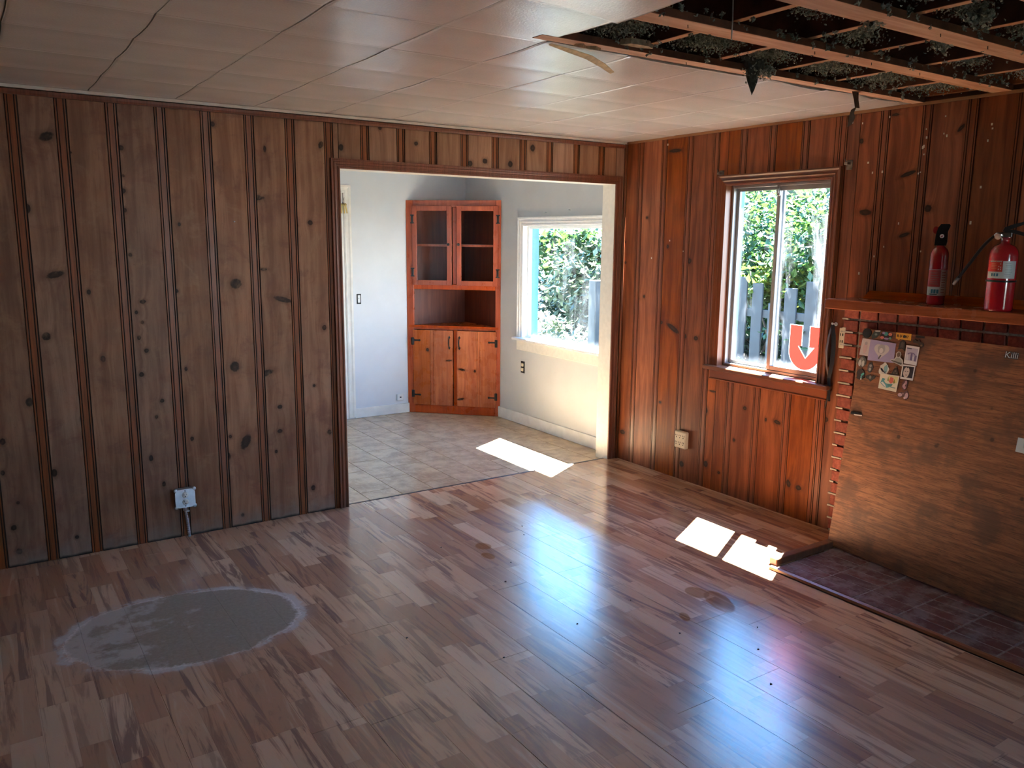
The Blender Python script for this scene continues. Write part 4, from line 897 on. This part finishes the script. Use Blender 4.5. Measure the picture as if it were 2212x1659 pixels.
sticker('ship_sticker', 'cream sticker of a red sailed ship on teal waves', 'sticker', sh, (.73, .71, .58), lvl=3, prints=[('sky_print', inset(sh, .45, .06, .95, .45), (.68, .62, .30)), ('wave_print', [quadz(sh, p_) for p_ in ((.08, .62), (.14, .28), (.30, .30), (.26, .45), (.36, .58), (.52, .60), (.62, .78), (.46, .86), (.28, .80))], (.10, .34, .38)), ('wave_print', [quadz(sh, p_) for p_ in ((.10, .58), (.20, .52), (.34, .66), (.44, .84), (.28, .76))], (.70, .74, .70)), ('sail_print', [quadz(sh, p_) for p_ in ((.50, .44), (.56, .14), (.72, .18), (.76, .42), (.64, .56))], (.58, .13, .08)), ('leaf_print', [quadz(sh, p_) for p_ in ((.42, .40), (.44, .14), (.50, .40))], (.20, .30, .06)), ('leaf_print', [quadz(sh, p_) for p_ in ((.78, .22), (.86, .48), (.74, .52))], (.24, .26, .05)), ('hull_print', [quadz(sh, p_) for p_ in ((.46, .60), (.74, .56), (.68, .74), (.52, .76))], (.06, .22, .22)), ('foam_print', inset(sh, .66, .74, .92, .80), (.28, .40, .38))])
def blob(name, label, u, v, ru, rv, col, lobes, seed, cat='magnet', lvl=0):
    o = sticker(name, label, cat, disc(u, v, ru, rv, 18, .16, seed), col, lvl=lvl, prints=[('relief', ('disc', u + a * ru, v + b * rv, ru * c, rv * d), e) for a, b, c, d, e in lobes], thick=.003); return o
blob('white_moth_magnet', 'grey moth magnet with two white wings below pale card', .031, .176, .026, .029, (.09, .09, .085), [(-.40, .25, .34, .62, (.50, .50, .48)), (.35, .30, .32, .58, (.46, .46, .44)), (-.1, -.5, .4, .3, (.20, .20, .19)), (.8, .2, .15, .2, (.02, .02, .02))], 11)
blob('grey_creature_magnet', 'grey fluffy creature magnet right of white winged moth', .0865, .199, .017, .027, (.07, .07, .07), [(.1, -.35, .45, .28, (.26, .26, .25)), (.05, .35, .42, .34, (.36, .36, .34)), (.0, -.7, .5, .12, (.03, .03, .03))], 12)
blob('dark_flower_magnet', 'dark round magnet with teal tendril at left edge of plywood', .039, .246, .026, .029, (.040, .028, .026), [(.35, -.1, .30, .20, (.08, .40, .36)), (.55, -.3, .22, .18, (.10, .46, .42)), (.25, .35, .18, .30, (.10, .34, .34)), (.28, .72, .16, .16, (.55, .55, .52))], 13)
sticker('bat_magnet', 'small dark bat magnet below grey creature magnet', 'magnet', [(.068, .249), (.084, .238), (.094, .236), (.104, .243), (.116, .236), (.128, .239), (.124, .252), (.110, .264), (.102, .272), (.092, .262), (.076, .258)], (.05, .045, .04), prints=[('body_relief', ('disc', .099, .249, .007, .009), (.20, .19, .17))], thick=.003)
blob('pink_crystal_magnet', 'pink crystal cluster magnet below face sticker', .300, .2555, .0155, .026, (.10, .055, .065), [(.25, -.45, .38, .40, (.42, .26, .33)), (-.25, .25, .42, .36, (.46, .30, .36)), (.2, .55, .40, .30, (.40, .24, .30)), (-.1, -.05, .25, .25, (.52, .38, .42))], 14)
sticker('pink_moth_magnet', 'pink two-winged moth magnet, lowest of the magnets', 'magnet', [(.270, .314), (.276, .304), (.290, .294), (.302, .296), (.310, .286), (.322, .284), (.334, .305), (.331, .322), (.321, .330), (.310, .318), (.303, .312), (.294, .322), (.280, .322)], (.10, .055, .06), prints=[('wing_relief', ('disc', .286, .309, .012, .009), (.46, .33, .38)), ('wing_relief', ('disc', .321, .308, .009, .015), (.46, .33, .38)), ('wing_relief', ('disc', .314, .320, .006, .006), (.56, .44, .47)), ('body_relief', ('disc', .301, .301, .005, .004), (.30, .20, .22))], thick=.003)
sticker('black_clip', 'small black clip with white edge at left side of plywood', 'clip', [(.028, .446), (.088, .444), (.09, .456), (.03, .460)], BK, prints=[('white_edge', [(.048, .457), (.098, .452), (.098, .458), (.055, .462)], (.66, .64, .6))], thick=.006)
pap = [(.8865, .3935), (1.02, .392), (1.02, .459), (.8875, .4572)]
sticker('white_note', 'blank white note card on plywood at right edge', 'paper', pap, (.55, .66, .70), prints=[('faint_print', [(.915, .41), (.925, .41), (.925, .435), (.915, .435)], (.42, .5, .54))])
tm = text_mesh('Killi', .040, .0022); tm.materials.append(cm((.012, .02, .028)))
ko = bpy.data.objects.new('lettering_sticker', tm); COL.objects.link(ko); ko.matrix_world = PM(.7515, .0525, .0006); tag(ko, 'dark outlined white lettering sticker reading Killi near right edge', 'sticker', GRP)
tm2 = text_mesh('Killi', .040, -.0001); tm2.materials.append(cm((.62, .70, .74))); kt = bpy.data.objects.new('white_lettering', tm2); COL.objects.link(kt); kt.parent = ko; kt.location = (.0, .0004, .0006)

# ================================================================== FIRE EXTINGUISHERS
MZ = 1.3302
def cyl_patch(b, R, a0, a1, z0, z1, n=14, mi=0, th=.0005):
    vs = []; fs = []
    for q in range(n + 1):
        a = math.radians(a0 + (a1 - a0) * q / n)
        for r in (R, R + th):
            for z in (z0, z1): vs.append((r * math.cos(a), r * math.sin(a), z))
    for q in range(n):
        i0 = q * 4; i1 = i0 + 4
        fs += [(i0 + 2, i1 + 2, i1 + 3, i0 + 3), (i0, i0 + 1, i1 + 1, i1), (i0 + 1, i0 + 3, i1 + 3, i1 + 1), (i0, i1, i1 + 2, i0 + 2)]
    fs += [(0, 2, 3, 1), (n * 4, n * 4 + 1, n * 4 + 3, n * 4 + 2)]
    b.add(vs, fs, mi, False)
def wrap_text(txt, size, R, a0, z, mat, parent, bold=.0003):
    me = text_mesh(txt, size, bold)
    for v in me.vertices:
        a = math.radians(a0) + v.co.x / R; r = R + .0006 + v.co.z; v.co = (r * math.cos(a), r * math.sin(a), z + v.co.y)
    me.materials.append(mat); o = bpy.data.objects.new('lettering', me); COL.objects.link(o); o.parent = parent; return o
M_lab = flat('label_white', (.62, .70, .70), .4); M_labred = flat('label_red', (.60, .05, .03), .4); M_labblue = flat('label_blue', (.05, .20, .30), .4); M_laborange = flat('label_orange_print', (.62, .22, .10), .5)
# small one
e1 = tag(empty('small_fire_extinguisher', (-.105, -2.387, MZ)), 'slim red fire extinguisher with black plastic head on the mantel', 'fire extinguisher')
R1 = .0405
m = MB(); m.lathe([(R1 * .86, 0), (R1 * .97, .003), (R1, .010), (R1, .232), (R1 * .95, .247), (R1 * .80, .262), (R1 * .55, .272), (.017, .277), (.016, .288)], 32); m.build('tank', M_red, e1)
m = MB(); cyl_patch(m, R1, 140, 292, .045, .168); lb = m.build('label', M_lab, e1)
m = MB(); cyl_patch(m, R1 + .0005, 140, 228, .086, .166); m.build('red_panel', flat('label_rose_red', (.45, .06, .06), .45), lb)
m = MB()
for q in range(3): cyl_patch(m, R1 + .0005, 176 + q * 17, 189 + q * 17, .055, .074, 4)
m.build('blue_pictograms', M_labblue, lb)
m = MB()
for q, z in enumerate((.150, .138, .128, .118, .108, .098)): cyl_patch(m, R1 + .0011, 165, 205 + (q % 3) * 6, z, z + .0035, 5)
for q in range(9): cyl_patch(m, R1 + .0006, 236, 262, .060 + .0115 * q, .063 + .0115 * q, 3)
m.build('small_print', flat('label_print', (.30, .16, .15), .5), lb)
m = MB(); cyl_patch(m, R1 + .0006, 168, 215, .049, .053, 5); m.build('black_print', M_dark, lb)
m = MB(); m.prism([(-.027, .280), (.024, .280), (.027, .300), (.025, .345), (.034, .372), (.030, .380), (-.006, .380), (-.016, .366), (-.024, .335)], -.017, .017, mat=Matrix.Rotation(math.radians(-62), 4, 'Z') @ Matrix.Rotation(pi / 2, 4, 'X')); recalc(m.build('head', M_blackpl, e1))
RT = Matrix.Rotation(math.radians(-62), 4, 'Z')
m = MB(); m.prism(disc(-.026, .352, .012, .017), -.006, .006, mat=RT @ Matrix.Rotation(pi / 2, 4, 'X')); m.build('pull_tab', flat('red_pull_tab', (.42, .025, .02), .4), e1)
m = MB(); m.lathe([(.0095, 0), (.0095, .003)], 16, mat=RT @ Matrix.Translation((.002, -.017, .324)) @ Matrix.Rotation(pi / 2, 4, 'X')); g_ = m.build('gauge', M_wplas, e1)
m = MB(); m.prism([(-.006, -.004), (.001, -.006), (.006, .003), (.0, .003)], .003, .0035, mat=RT @ Matrix.Translation((.002, -.017, .324)) @ Matrix.Rotation(pi / 2, 4, 'X')); m.build('dial', flat('dial_print', (.35, .10, .12), .5), g_)
# large one
e2 = tag(empty('large_fire_extinguisher', (-.196, -2.722, MZ)), 'large red fire extinguisher with hose and metal valve on the mantel', 'fire extinguisher')
R2 = .0575
m = MB(); m.lathe([(R2 * .90, 0), (R2 * .98, .003), (R2, .010), (R2, .246), (R2 * .95, .262), (R2 * .78, .279), (R2 * .52, .289), (.018, .293), (.0165, .312), (.019, .314), (.019, .318)], 40); m.build('tank', M_red, e2)
m = MB(); cyl_patch(m, R2, 140, 262, .143, .172, 20); cyl_patch(m, R2, 206, 262, .172, .218, 10); lb = m.build('label', M_lab, e2)
m = MB(); cyl_patch(m, R2, 140, 205, .172, .222, 12); m.build('red_panel', M_labred, lb)
wrap_text('INSTRUCTIONS', .0072, R2 + .0005, 152, .2135, M_lab, lb)
m = MB()
for q, z in enumerate((.205, .198, .191, .184)): cyl_patch(m, R2 + .0006, 160, 178 + (q % 2) * 5, z, z + .002, 4)
m.build('orange_print', M_laborange, lb)
m = MB()
for (a, z) in ((196, .203), (190, .192), (197, .189), (189, .180), (197, .180)): cyl_patch(m, R2 + .0006, a, a + 3.5, z, z + .005, 2)
m.build('white_print', M_lab, lb)
m = MB()
for q in range(3): cyl_patch(m, R2 + .0006, 163 + q * 11, 170 + q * 11, .152, .165, 3)
m.build('blue_pictograms', M_labblue, lb)
m = MB()
for q, z in enumerate((.207, .199, .192, .180, .170, .160, .153)): cyl_patch(m, R2 + .0006, 214 + (q * 7) % 5, 238 + (q * 11) % 9, z, z + .0018, 5)
m.build('small_print', flat('label_grey_print', (.36, .44, .46), .5), lb)
m = MB(); m.lathe([(R2 + .0012, .127), (R2 + .0018, .128), (R2 + .0018, .134), (R2 + .0012, .135)], 40); m.build('rubber_band', M_blackpl, e2)
RT2 = Matrix.Rotation(math.radians(-62), 4, 'Z')
m = MB(); m.cbox((-.026, -.013, .316), (.022, .013, .341), .004, mat=RT2); m.lathe([(.014, 0), (.0165, .004), (.0165, .014)], 20, mat=RT2 @ Matrix.Translation((-.026, -.006, .329)) @ Matrix.Rotation(math.radians(115), 4, 'X') @ Matrix.Rotation(math.radians(-18), 4, 'Y')); m.build('valve', M_chrome, e2)
m = MB(); m.lathe([(.0135, 0), (.0135, .002)], 18, mat=RT2 @ Matrix.Translation((-.0312, -.0185, .3225)) @ Matrix.Rotation(math.radians(115), 4, 'X') @ Matrix.Rotation(math.radians(-18), 4, 'Y')); m.build('gauge', flat('gauge_face', (.50, .36, .30), .4), e2)
m = MB(); m.prism([(-.012, .340), (.020, .338), (.075, .322), (.085, .328), (.080, .336), (.026, .352), (-.006, .352)], -.009, .009, mat=RT2 @ Matrix.Rotation(pi / 2, 4, 'X')); recalc(m.build('carry_handle', M_black, e2))
m = MB(); m.prism([(-.016, .345), (.012, .352), (.074, .378), (.082, .392), (.070, .388), (.020, .374), (-.008, .362)], -.008, .008, mat=RT2 @ Matrix.Rotation(pi / 2, 4, 'X')); recalc(m.build('lever', M_black, e2))
m = MB(); hp = [(-.016, .008, .332), (-.030, .034, .326), (-.036, .062, .296), (-.036, .092, .254), (-.034, .122, .208), (-.032, .150, .168), (-.030, .172, .135)]
hw = []
for q in range(len(hp) - 1):
    for s_ in range(5): hw.append(Vector(hp[q]).lerp(Vector(hp[q + 1]), s_ / 5))
hw.append(Vector(hp[-1]))
for _ in range(4): hw = [hw[0]] + [(hw[i_ - 1] + hw[i_] * 2 + hw[i_ + 1]) / 4 for i_ in range(1, len(hw) - 1)] + [hw[-1]]
HM = Matrix.Identity(4)
m.tube(hw, .0068, 10); m.build('hose', M_blackpl, e2)
m = MB(); m.tube([(-.0302, .170, .138), (-.029, .180, .124), (-.027, .192, .106)], [.0085, .0078, .0065], 10); m.build('nozzle', flat('grey_nozzle', (.10, .09, .085), .5), e2)
# ================================================================== DECAL ON THE WINDOW
kU = M('red_window_film'); cU = (.86, .12, .10, 1)
shU = kU.n('MixShader', {0: .55, 1: kU.n('BsdfDiffuse', {'Color': cU}).outputs[0], 2: kU.n('BsdfTranslucent', {'Color': cU}).outputs[0]}).outputs[0]
M_film = kU.fin(shU)
kW = M('white_window_film'); M_filmw = kW.fin(kW.n('MixShader', {0: .5, 1: kW.n('BsdfDiffuse', {'Color': (.9, .9, .9, 1)}).outputs[0], 2: kW.n('BsdfTranslucent', {'Color': (.9, .9, .9, 1)}).outputs[0]}).outputs[0])
def upoly(g=0.0):
    cy, cz, R = 1.552, .988, .107 + g
    p = [(cy - R, 1.138 + g), (1.528 + g, 1.138 + g), (1.528 + g, 1.018 + g * .5), (1.505 + g * 1.6, 1.018 + g * .2), (1.560, .948 + g * 1.6), (1.618 - g * 1.6, 1.018 + g * .2), (1.582 - g, 1.018 + g * .5), (1.582 - g, 1.138 + g), (cy + R, 1.138 + g)]
    if g == 0: pass
    p += [(cy + R * math.cos(pi * q / 18), cz - R * math.sin(pi * q / 18)) for q in range(0, 19)]
    return p
YZ = Matrix(((0, 0, -1, 0), (-1, 0, 0, 0), (0, 1, 0, 0), (0, 0, 0, 1)))
UT = Matrix.Translation((.0596, 0, 0)) @ YZ
mu = MB(); mu.prism(upoly(0), 0, .0003, mat=UT); dec = recalc(mu.build('window_decal', M_film))
tag(dec, 'translucent red letter U decal with arrow cut-out on right window pane', 'sticker')
pa, pb = upoly(0), upoly(.0035); nU = len(pa)
mu = MB(); mu.add([UT @ Vector((x, z, t_)) for t_ in (0, .0003) for pp in (pa, pb) for x, z in pp],
                  [(o_ + i_, o_ + (i_ + 1) % nU, o_ + nU + (i_ + 1) % nU, o_ + nU + i_) for o_ in (0, 2 * nU) for i_ in range(nU)])
recalc(mu.build('white_outline', M_filmw, dec))

# ================================================================== OPEN CEILING BAY: INSULATION AND HANGING BITS
ki = M('loose_insulation'); kp = ki.pos(); kz = ki.noise(kp, 45, 4, .7)
M_ins = ki.fin(ki.pbr(ki.mix(ki.sm(kz, .35, .7), (.14, .16, .14), (.46, .47, .40)), .95))
ins = MB()
def fluff(c, r, n, s=.0048, sag=0.0):
    n = int(n * 3)
    """ragged flakes filling a flattened blob, with a crumpled core"""
    for q in range(n):
        a = random.gauss(0, .5); b_ = random.gauss(0, .5); d_ = random.gauss(0, .45)
        p = Vector((c[0] + r[0] * a, c[1] + r[1] * b_, c[2] + r[2] * d_ - sag * (a * a + b_ * b_) * 0))
        u = Vector((random.uniform(-1, 1), random.uniform(-1, 1), random.uniform(-1, 1))).normalized(); w = u.cross(Vector((random.uniform(-1, 1), random.uniform(-1, 1), random.uniform(-1, 1)))).normalized()
        k_ = s * random.uniform(.5, 1.5); t_ = u.cross(w) * k_ * .5
        ins.add([p - u * k_, p + w * k_ * .7, p + u * k_, p - w * k_ * .6, p + t_], [(0, 1, 4), (1, 2, 4), (2, 3, 4), (3, 0, 4), (0, 3, 2, 1)])
def bay(x, y, rx, ry, n, z=2.352, rz=.030): fluff((x, y, z), (rx, ry, rz), n)
bay(-2.03, -2.26, .13, .10, 520); bay(-1.62, -2.27, .17, .10, 620); bay(-1.27, -2.27, .13, .08, 420); bay(-.90, -2.26, .17, .08, 480); bay(-.53, -2.26, .17, .09, 520); bay(-.15, -2.28, .16, .12, 560)
fluff((-1.20, -2.205, 2.305), (.035, .025, .030), 130); fluff((-1.275, -2.20, 2.29), (.035, .022, .035), 110); bay(-2.08, -2.44, .08, .10, 160, 2.37, .05); bay(-.12, -2.46, .12, .08, 220); bay(-1.28, -2.66, .12, .05, 260); bay(-1.62, -2.72, .14, .05, 160, 2.37); bay(-.55, -2.66, .16, .05, 200); bay(-1.63, -3.06, .12, .06, 260); bay(-1.28, -3.05, .10, .06, 240); bay(-.95, -3.04, .10, .05, 180); bay(-.10, -2.72, .10, .14, 240)
for (x, y) in ((-1.08, -2.86), (-1.55, -2.90), (-1.30, -3.1), (-1.0, -3.12)): fluff((x, y, 2.31), (.04, .03, .03), 90, .008)
for q in range(260):                                      # shreds clinging to furring edges
    x = random.uniform(-2.2, -.05); y = random.choice((-2.18, -2.59, -2.985, -2.50, -2.89)) + random.uniform(-.012, .012); fluff((x, y, 2.318 + random.uniform(-.016, .02)), (.01, .006, .012), 4, .006)
for q in range(70):
    x = random.choice((-1.823, -1.44, -1.08, -.693, -.31)) + random.uniform(-.02, .02); fluff((x, random.uniform(-3.2, -2.1), 2.322), (.008, .012, .008), 3, .006)
ins = ins.build('loose_insulation', M_ins); stuff(ins, 'grey-green loose insulation lying and clinging between open ceiling joists', 'insulation')
# dark hanging wedge of insulation
rs = random.Random(5)
m = MB(); n = 9; rings = [(2.345, .060, .040), (2.33, .062, .034), (2.305, .045, .028), (2.275, .034, .020), (2.25, .024, .014), (2.225, .012, .008), (2.205, .002, .002)]
vs = []; fs = []
for z, a, b_ in rings:
    for k_ in range(n): t_ = 2 * pi * k_ / n; f_ = rs.uniform(.75, 1.2); vs.append((-1.275 + a * f_ * math.cos(t_), -2.20 + b_ * f_ * math.sin(t_), z + rs.uniform(-.004, .004)))
for i_ in range(len(rings) - 1):
    for k_ in range(n): fs.append((i_ * n + k_, i_ * n + (k_ + 1) % n, (i_ + 1) * n + (k_ + 1) % n, (i_ + 1) * n + k_))
fs.append(tuple(range(n))); fs.append(tuple(range(len(vs) - 1, len(vs) - 1 - n, -1)))
m.add(vs, fs); tag(recalc(m.build('hanging_insulation', flat('dark_insulation', (.050, .056, .048), .95, var=.5, scale=60))), 'dark pointed tuft of insulation hanging below first furring strip', 'insulation')
t = tag(empty('torn_paper_strip', (-.52, -2.14, 2.30)), 'torn brown paper strip dangling from ceiling edge above window', 'paper')
M_paper = flat('brown_paper', (.13, .078, .048), .9, var=.3, scale=25)
ribbon([(-.03, -.01, .035), (.0, -.01, .0), (.012, -.01, -.035), (.022, -.012, -.070)], [.060, .058, .040, .040], (1, .1, .05), 'upper_strip', M_paper, t)
ribbon([(.018, -.012, -.064), (-.006, -.014, -.074), (-.020, -.014, -.10), (-.018, -.016, -.125), (-.034, -.016, -.155)], [.036, .036, .028, .040, .030], (1, -.2, .5), 'lower_strip', flat('pale_brown_paper', (.20, .135, .095), .9, var=.2), t)
t = tag(empty('hanging_wire', (-1.879, -2.625, 2.26)), 'thin pale wire hanging straight from open ceiling bay', 'wire')
m = MB(); m.tube([(0, .0, -.004), (.001, 0, .05), (-.002, 0, .11), (.0, 0, .18)], .0022, 6); m.tube([(.002, .0, .13), (.006, 0, .15), (.002, 0, .18)], .002, 6); m.build('wire', flat('pale_wire', (.55, .55, .55), .5), t)
t = tag(empty('torn_ceiling_strip', (-2.0, -2.085, 2.292)), 'torn yellowish ceiling paper strip curling off at corner of hole', 'paper')
ribbon([(-.20, .0, .004), (-.10, .01, -.004), (.0, .03, -.010), (.10, .075, -.018), (.185, .115, -.030)], [.012, .026, .030, .028, .018], (.3, -1, .25), 'torn_strip', flat('yellowed_paper', (.62, .52, .33), .8, var=.2), t)
t = tag(empty('torn_tile_scrap', (-2.06, -2.12, 2.30)), 'ragged tan scrap of ceiling tile at left end of first furring strip', 'ceiling scrap')
m = MB(); m.prism([(-.07, -.02), (-.05, .03), (.0, .02), (.012, .045), (.05, .025), (.045, -.02), (.01, -.035), (-.02, -.015), (-.05, -.04)], -.004, .012, mat=Matrix.Rotation(.3, 4, 'X')); m.build('scrap', flat('tan_fibre', (.42, .30, .19), .95, var=.3, scale=50), t)
m = MB(); m.prism([(.10, -.06), (.18, -.05), (.24, -.08), (.20, -.10), (.12, -.095)], .01, .03); m.build('loose_scrap', flat('tan_fibre_dark', (.36, .28, .20), .95, var=.3, scale=50), t)
# pale flecks of plaster stuck on the plank wall
fl = MB()
for (lx, z) in [(1.79, 2.245), (1.85, 2.235), (1.90, 2.03), (2.20, 2.17), (2.195, 2.09), (2.19, 2.085), (2.205, 2.13), (2.20, 2.05), (2.29, 2.14), (2.305, 2.13), (2.51, 2.16), (2.515, 2.14), (2.50, 2.09), (1.93, 1.98), (2.19, 1.965), (2.18, 1.96), (2.46, 1.72), (2.49, 1.88), (2.0, 2.25), (2.29, 2.22), (1.985, 1.98), (2.1, 1.72), (2.03, 1.6), (1.98, 1.55), (2.23, 1.58), (1.90, 1.46), (.415, 2.25), (.30, 1.5), (.47, 1.62), (.60, 1.55)]:
    a = random.uniform(.003, .006); fl.box((-.0022, -lx - a, z - a * random.uniform(.6, 2)), (.0, -lx + a * .4, z + a), 0)
stuff(fl.build('plaster_flecks', flat('plaster_fleck', (.62, .56, .47), .9)), 'tiny pale plaster flecks stuck on the dark plank wall near ceiling', 'debris')
# screw hook points left in the kitchen wall above the window
for i_, (y, z, w) in enumerate(((1.02, 1.835, 'white nail sticking out above left half of kitchen window'), (.70, 1.85, 'white nail sticking out above right half of kitchen window'))):
    m = MB(); m.tube([(.05, y, z), (.020, y, z + .006)], .003, 6); tag(m.build('nail', M_steel), w, 'nail', 'nails above the kitchen window')
m = MB(); m.tube([(0, -2.755, 1.70), (-.008, -2.755, 1.70)], .004, 6)
o = m.build('pushpin', M_wplas); o.location = (0, 0, 0); o.rotation_euler = (0, 0, 0)
o.data.transform(Matrix(((0, 1, 0, 0), (1, 0, 0, 0), (0, 0, 1, 0), (0, 0, 0, 1)))); tag(o, 'tiny white pushpin stuck in the left plank wall', 'pushpin')

# ================================================================== GARDEN
mb = MB(); mb.box((.14, -14, -.35), (22, 22, -.30)); mb.box((-22, -24, -.35), (.14, -6.4, -.30)); struct(mb.build('ground', M_grass))
fence = tag(empty('garden_fence', (3.0, 0, -.3)), 'weathered grey picket fence seen through the windows', 'fence')
y = -1.2; q = 0
rf = random.Random(3)
while y < 2.6:
    w = rf.uniform(.12, .15); h_ = 1.50 + rf.uniform(-.06, .05)
    if abs(y - .95) < .10: h_ = 1.28
    m = MB(); m.cbox((-.011, -w / 2, .02), (.011, w / 2, h_), .004); o = m.build('picket', M_fence, fence); o.location = (0, y, 0); o.rotation_euler = (rf.uniform(-.01, .01), 0, 0)
    y += w + rf.uniform(.05, .11)
for z in (.35, 1.12): m = MB(); m.cbox((.012, -1.3, z), (.05, 2.7, z + .085), .004); m.build('fence_rail', M_fence, fence)
t = tag(empty('fence_post', (1.55, 2.165, -.3)), 'grey square timber post standing close outside the kitchen window', 'post')
m = MB(); m.cbox((-.06, -.06, 0), (.06, .06, 1.50), .008); m.build('post', M_fence, t)

def leaves(b, c, rad, n, size, clumps, rg, up=.6):
    cc = []
    for q in range(clumps):
        while True:
            p = Vector((rg.uniform(-1, 1), rg.uniform(-1, 1), rg.uniform(-1, 1)))
            if p.length < 1: break
        p = p * (.55 + .45 * p.length); cc.append((Vector((c[0] + rad[0] * p.x, c[1] + rad[1] * p.y, c[2] + rad[2] * p.z)), rg.uniform(.6, 1.3)))
    cr = min(rad) * .30
    for q in range(n):
        p0, s0 = rg.choice(cc)
        p = p0 + Vector((rg.gauss(0, 1), rg.gauss(0, 1), rg.gauss(0, .7))) * cr * s0
        nrm = Vector((rg.gauss(0, .7), rg.gauss(0, .7), up + rg.uniform(0, 1))).normalized()
        d = nrm.cross(Vector((rg.uniform(-1, 1), rg.uniform(-1, 1), .1))).normalized(); w = nrm.cross(d)
        L = size * rg.uniform(.6, 1.35)
        b.add([p - d * L, p + w * L * .52 - nrm * L * .18, p + d * L, p - w * L * .52 - nrm * L * .18], [(0, 1, 2), (0, 2, 3)])
def bush(name, label, cat, c, rad, n, size, mat, clumps=40, trunk=None, seed=1, group=None):
    rg = random.Random(seed)
    t = tag(empty(name, (c[0], c[1], -.3)), label, cat, group)
    b = MB(); leaves(b, (0, 0, c[2] + .3), rad, n, size, clumps, rg); stuff(b.build('foliage', mat, t))
    m = MB()
    if trunk:
        for pts, r in trunk: m.tube([(p[0] - c[0], p[1] - c[1], p[2] + .3) for p in pts], r, 8)
    else:
        for q in range(5): m.tube([(rg.uniform(-.06, .06), rg.uniform(-.06, .06), 0), (rg.uniform(-.3, .3) * rad[0], rg.uniform(-.3, .3) * rad[1], c[2] * .6 + .2), (rg.uniform(-.7, .7) * rad[0], rg.uniform(-.7, .7) * rad[1], c[2] + .3 + rad[2] * .5)], [.022, .015, .006], 6)
    m.build('stems', M_bark, t); return t
G = 'garden shrubs beyond the windows'
bush('vine_tree', 'bright maple-like tree behind fence, in left pane of plank room window', 'tree', (3.9, 1.9, 1.40), (.65, .75, .82), 3600, .055, M_leaf, 46, [([(3.9, 2.0, -.3), (3.9, 1.95, .8), (3.8, 1.8, 1.8)], [.06, .05, .02])], 2, G)
bush('bright_shrub', 'sunlit yellow-green shrub at fence top, in left pane of plank room window', 'shrub', (3.25, 1.28, 1.15), (.26, .36, .26), 700, .055, M_leaf_y, 22, None, 3, G)
bush('old_tree', 'leafy tree with curved dark trunk, in right pane of plank room window', 'tree', (3.7, .75, 1.60), (.6, .62, .66), 3000, .050, M_leaf, 44, [([(3.30, .20, -.3), (3.34, .30, .5), (3.45, .52, 1.0), (3.40, .42, 1.45), (3.6, .80, 2.0)], [.09, .085, .075, .06, .03]), ([(3.45, .52, 1.0), (3.50, .85, 1.4), (3.6, 1.0, 1.8)], [.05, .04, .02])], 4, G)
bush('fence_shrub', 'mid green shrub low along fence, in right pane of plank room window', 'shrub', (3.5, .55, .55), (.45, .75, .70), 2600, .045, M_leaf, 40, None, 5, G)
bush('low_shrub', 'low dark shrub at fence foot, bottom of plank room window', 'shrub', (2.45, .75, .02), (.35, .75, .34), 1700, .040, M_leaf_d, 30, None, 6, G)
bush('white_shrub', 'pale sunlit shrub filling the middle of the kitchen window', 'shrub', (3.2, 4.35, 1.0), (.50, .75, .50), 3000, .055, M_leaf_p, 40, None, 7, G)
bush('branch_tree', 'tree with drooping bright green branches at top of kitchen window', 'tree', (3.4, 4.75, 1.42), (.6, .95, .42), 3000, .065, M_leaf, 36, [([(4.0, 5.6, -.3), (3.95, 5.5, 1.0), (3.7, 5.0, 1.6)], [.08, .07, .03]), ([(3.95, 5.5, 1.3), (3.2, 4.7, 1.6), (2.9, 4.3, 1.55)], [.03, .02, .01])], 8, G)
bush('dark_shrub', 'dense dark green shrub at left in kitchen window', 'shrub', (3.6, 5.15, .65), (.50, .75, .85), 3000, .050, M_leaf_d, 44, None, 9, G)
bush('blossom_shrub', 'low pale flowering shrub along bottom of kitchen window', 'shrub', (2.2, 3.35, .25), (.50, .95, .40), 2600, .045, M_leaf_p, 36, None, 10, G)
bush('back_hedge', 'tall dark hedge far behind fence, seen through both windows', 'hedge', (5.6, 3.3, .70), (.7, 4.2, 1.10), 9000, .085, M_leaf_d, 150, None, 11)
bush('right_shrub', 'dark green shrub at right behind post in kitchen window', 'shrub', (3.2, 3.45, .75), (.5, .55, .75), 2000, .050, M_leaf_d, 34, None, 12, G)
bush('tall_hedge', 'tall green hedge behind fence filling top of plank room window', 'hedge', (5.3, 3.1, 1.45), (.6, 1.7, 1.25), 6500, .075, M_leaf, 90, None, 14)
# crumbs on the laminate
cr = MB(); rc_ = random.Random(21)
for (x, y) in ((-1.80, -1.27), (-1.93, -1.98), (-1.58, -1.93), (-1.62, -2.28), (-1.45, -2.55), (-1.30, -2.42), (-2.35, -2.05), (-1.95, -1.45), (-1.52, -.98), (-1.45, -.86), (-2.6, -1.7), (-1.18, -2.55), (-2.0, -.9), (-1.62, -2.75), (-1.36, -2.86)):
    a = rc_.uniform(.003, .006); t_ = rc_.uniform(0, 3)
    cr.prism([(x + a * f_ * math.cos(t_ + q_ * 1.05), y + a * f_ * math.sin(t_ + q_ * 1.05)) for q_, f_ in enumerate((1, .6, 1.1, .5, .9, .7))], .0002, .0028)
stuff(cr.build('floor_crumbs', flat('dark_crumb', (.03, .022, .02), .9)), 'scattered dark crumbs and grit on the laminate floor', 'debris')
